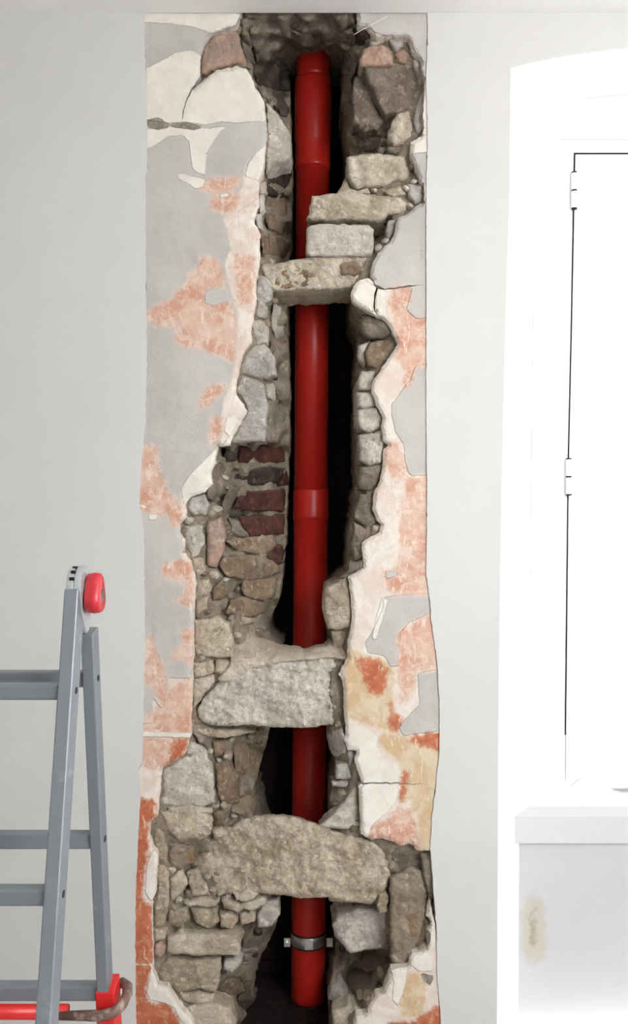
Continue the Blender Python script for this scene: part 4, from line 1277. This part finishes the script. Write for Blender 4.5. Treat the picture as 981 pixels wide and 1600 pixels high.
for z in rungz[:3]:
    for x, yy in ((XF + W / 2, yF(z)), (XR + (W - .002) / 2, yR(z))):
        if z < ZC - .8 and yy > DH:
            continue
        tb = tube([(x - .004, yy + .003, z), (x + .0006, yy + .003, z)], 0.0055, 12)
        for v in tb.vertices:
            v.co.y = yy + .003 + (v.co.y - yy - .003) * 1.25
        lp('rung_hole_shade', tb, BLACK)  # solid black disc, its colour stands for the shade in a hole
# red lower rung and the hooked locking bar round the rear stile
zr = ZC - .863
yr = yR(zr)
lp('red_rung', tube([(XL, yr - .022, zr), (XR - .06, yr - .022, zr)], 0.0125, 14), RED_PAINT, smooth=True)
hook = [(XR - .075, yr - .034, zr), (XR + .0, yr - .036, zr + .001), (XR + .022, yr - .034, zr + .006), (XR + .034, yr - .022, zr + .013),
        (XR + .038, yr - .002, zr + .02), (XR + .034, yr + .02, zr + .022), (XR + .02, yr + .036, zr + .022)]
lp('locking_hook', tube(hook, [.007, .0095, .0095, .009, .009, .009, .008], 12), RUST, smooth=True)


# hinge: two toothed discs on plates, red knob on the outside
def disc(x0, x1, yc, zc, ry, rz, seg=36, tail=0.0, tail_dir=0.0):
    vs_ = []
    for x in (x0, x1):
        for q in range(seg):
            a = 2 * math.pi * q / seg
            y, z = math.cos(a) * ry, math.sin(a) * rz
            if z < 0:
                y += tail_dir * (-z) * 1.0
                z *= (1 + tail)
            vs_.append((x, yc + y, zc + z))
    fs = [tuple(range(seg)), tuple(range(seg, 2 * seg))[::-1]] + [(i, (i + 1) % seg, seg + (i + 1) % seg, seg + i) for i in range(seg)]
    me = mesh_from(vs_, fs)
    bm = bmesh.new(); bm.from_mesh(me); bmesh.ops.recalc_face_normals(bm, faces=bm.faces[:])
    bmesh.ops.bevel(bm, geom=[e for e in bm.edges if len(e.link_faces) == 2 and any(len(f.verts) > 6 for f in e.link_faces)], offset=.002, segments=2, affect='EDGES')
    bm.to_mesh(me); bm.free()
    return me


HC = HZ + 0.012
for xo in (XF, XL):
    lp('hinge_plate', disc(xo - .009, xo + .002, DH - .002, HC, .034, .034, tail=.6, tail_dir=-.2), ALU_HINGE)
    hp = lp('hinge_plate', disc(xo + .001, xo + .0125, DH + .004, HC, .036, .036, tail=1.05, tail_dir=.3), ALU_HINGE)
    for q in range(3):
        a = math.radians(150 - 22 * q)
        link('notch_shade', boxmesh(xo - .004, xo + .003, DH - .002 + math.cos(a) * .034 - .003, DH - .002 + math.cos(a) * .034 + .002,
                                    HC + math.sin(a) * .034 - .003, HC + math.sin(a) * .034 + .002), BLACK, hp)  # black block painted in place of a notch's shade
    link('pivot', tube([(xo - .011, DH, HC), (xo + .02, DH, HC)], .008, 16), STEEL, hp)
kb = []
seg = 40
kv, kf = [], []
prof = [(0.014, 0.80), (0.0165, 0.95), (0.028, 1.0), (0.036, 0.96), (0.0385, 0.82)]
for dx, s in prof:
    for q in range(seg):
        a = 2 * math.pi * q / seg
        w = 1 + 0.12 * math.cos(3 * a + math.pi / 2)
        kv.append((XF + dx, DH + .004 + math.cos(a) * .026 * w * s, HC - .012 + math.sin(a) * .032 * w * s))
for i in range(len(prof) - 1):
    for q in range(seg):
        a, b = i * seg + q, i * seg + (q + 1) % seg
        kf.append((a, b, b + seg, a + seg))
kf.append(tuple(range(seg))[::-1]); kf.append(tuple(range((len(prof) - 1) * seg, len(prof) * seg)))
me = mesh_from(kv, kf)
bm = bmesh.new(); bm.from_mesh(me); bmesh.ops.recalc_face_normals(bm, faces=bm.faces[:]); bm.to_mesh(me); bm.free()
kn = lp('knob', me, RED_PL, smooth=True)
link('knob_cap', tube([(XF + .037, DH + .004, HC - .012), (XF + .0395, DH + .004, HC - .012)], .011, 20), RUST, kn)

# ------------------------------------------------------------------ loose white thread on the plaster near the ceiling
th = [P(553, 54, .02), P(565, 47, .0), P(580, 39, -.004), P(595, 31, -.003), P(606, 25, .0)]
link('thread', tube(th, [.0010, .0011, .0010, .0008, .0006], 6), STRING, label='thin white thread hanging slantwise over the top right broken edge', cat='thread')
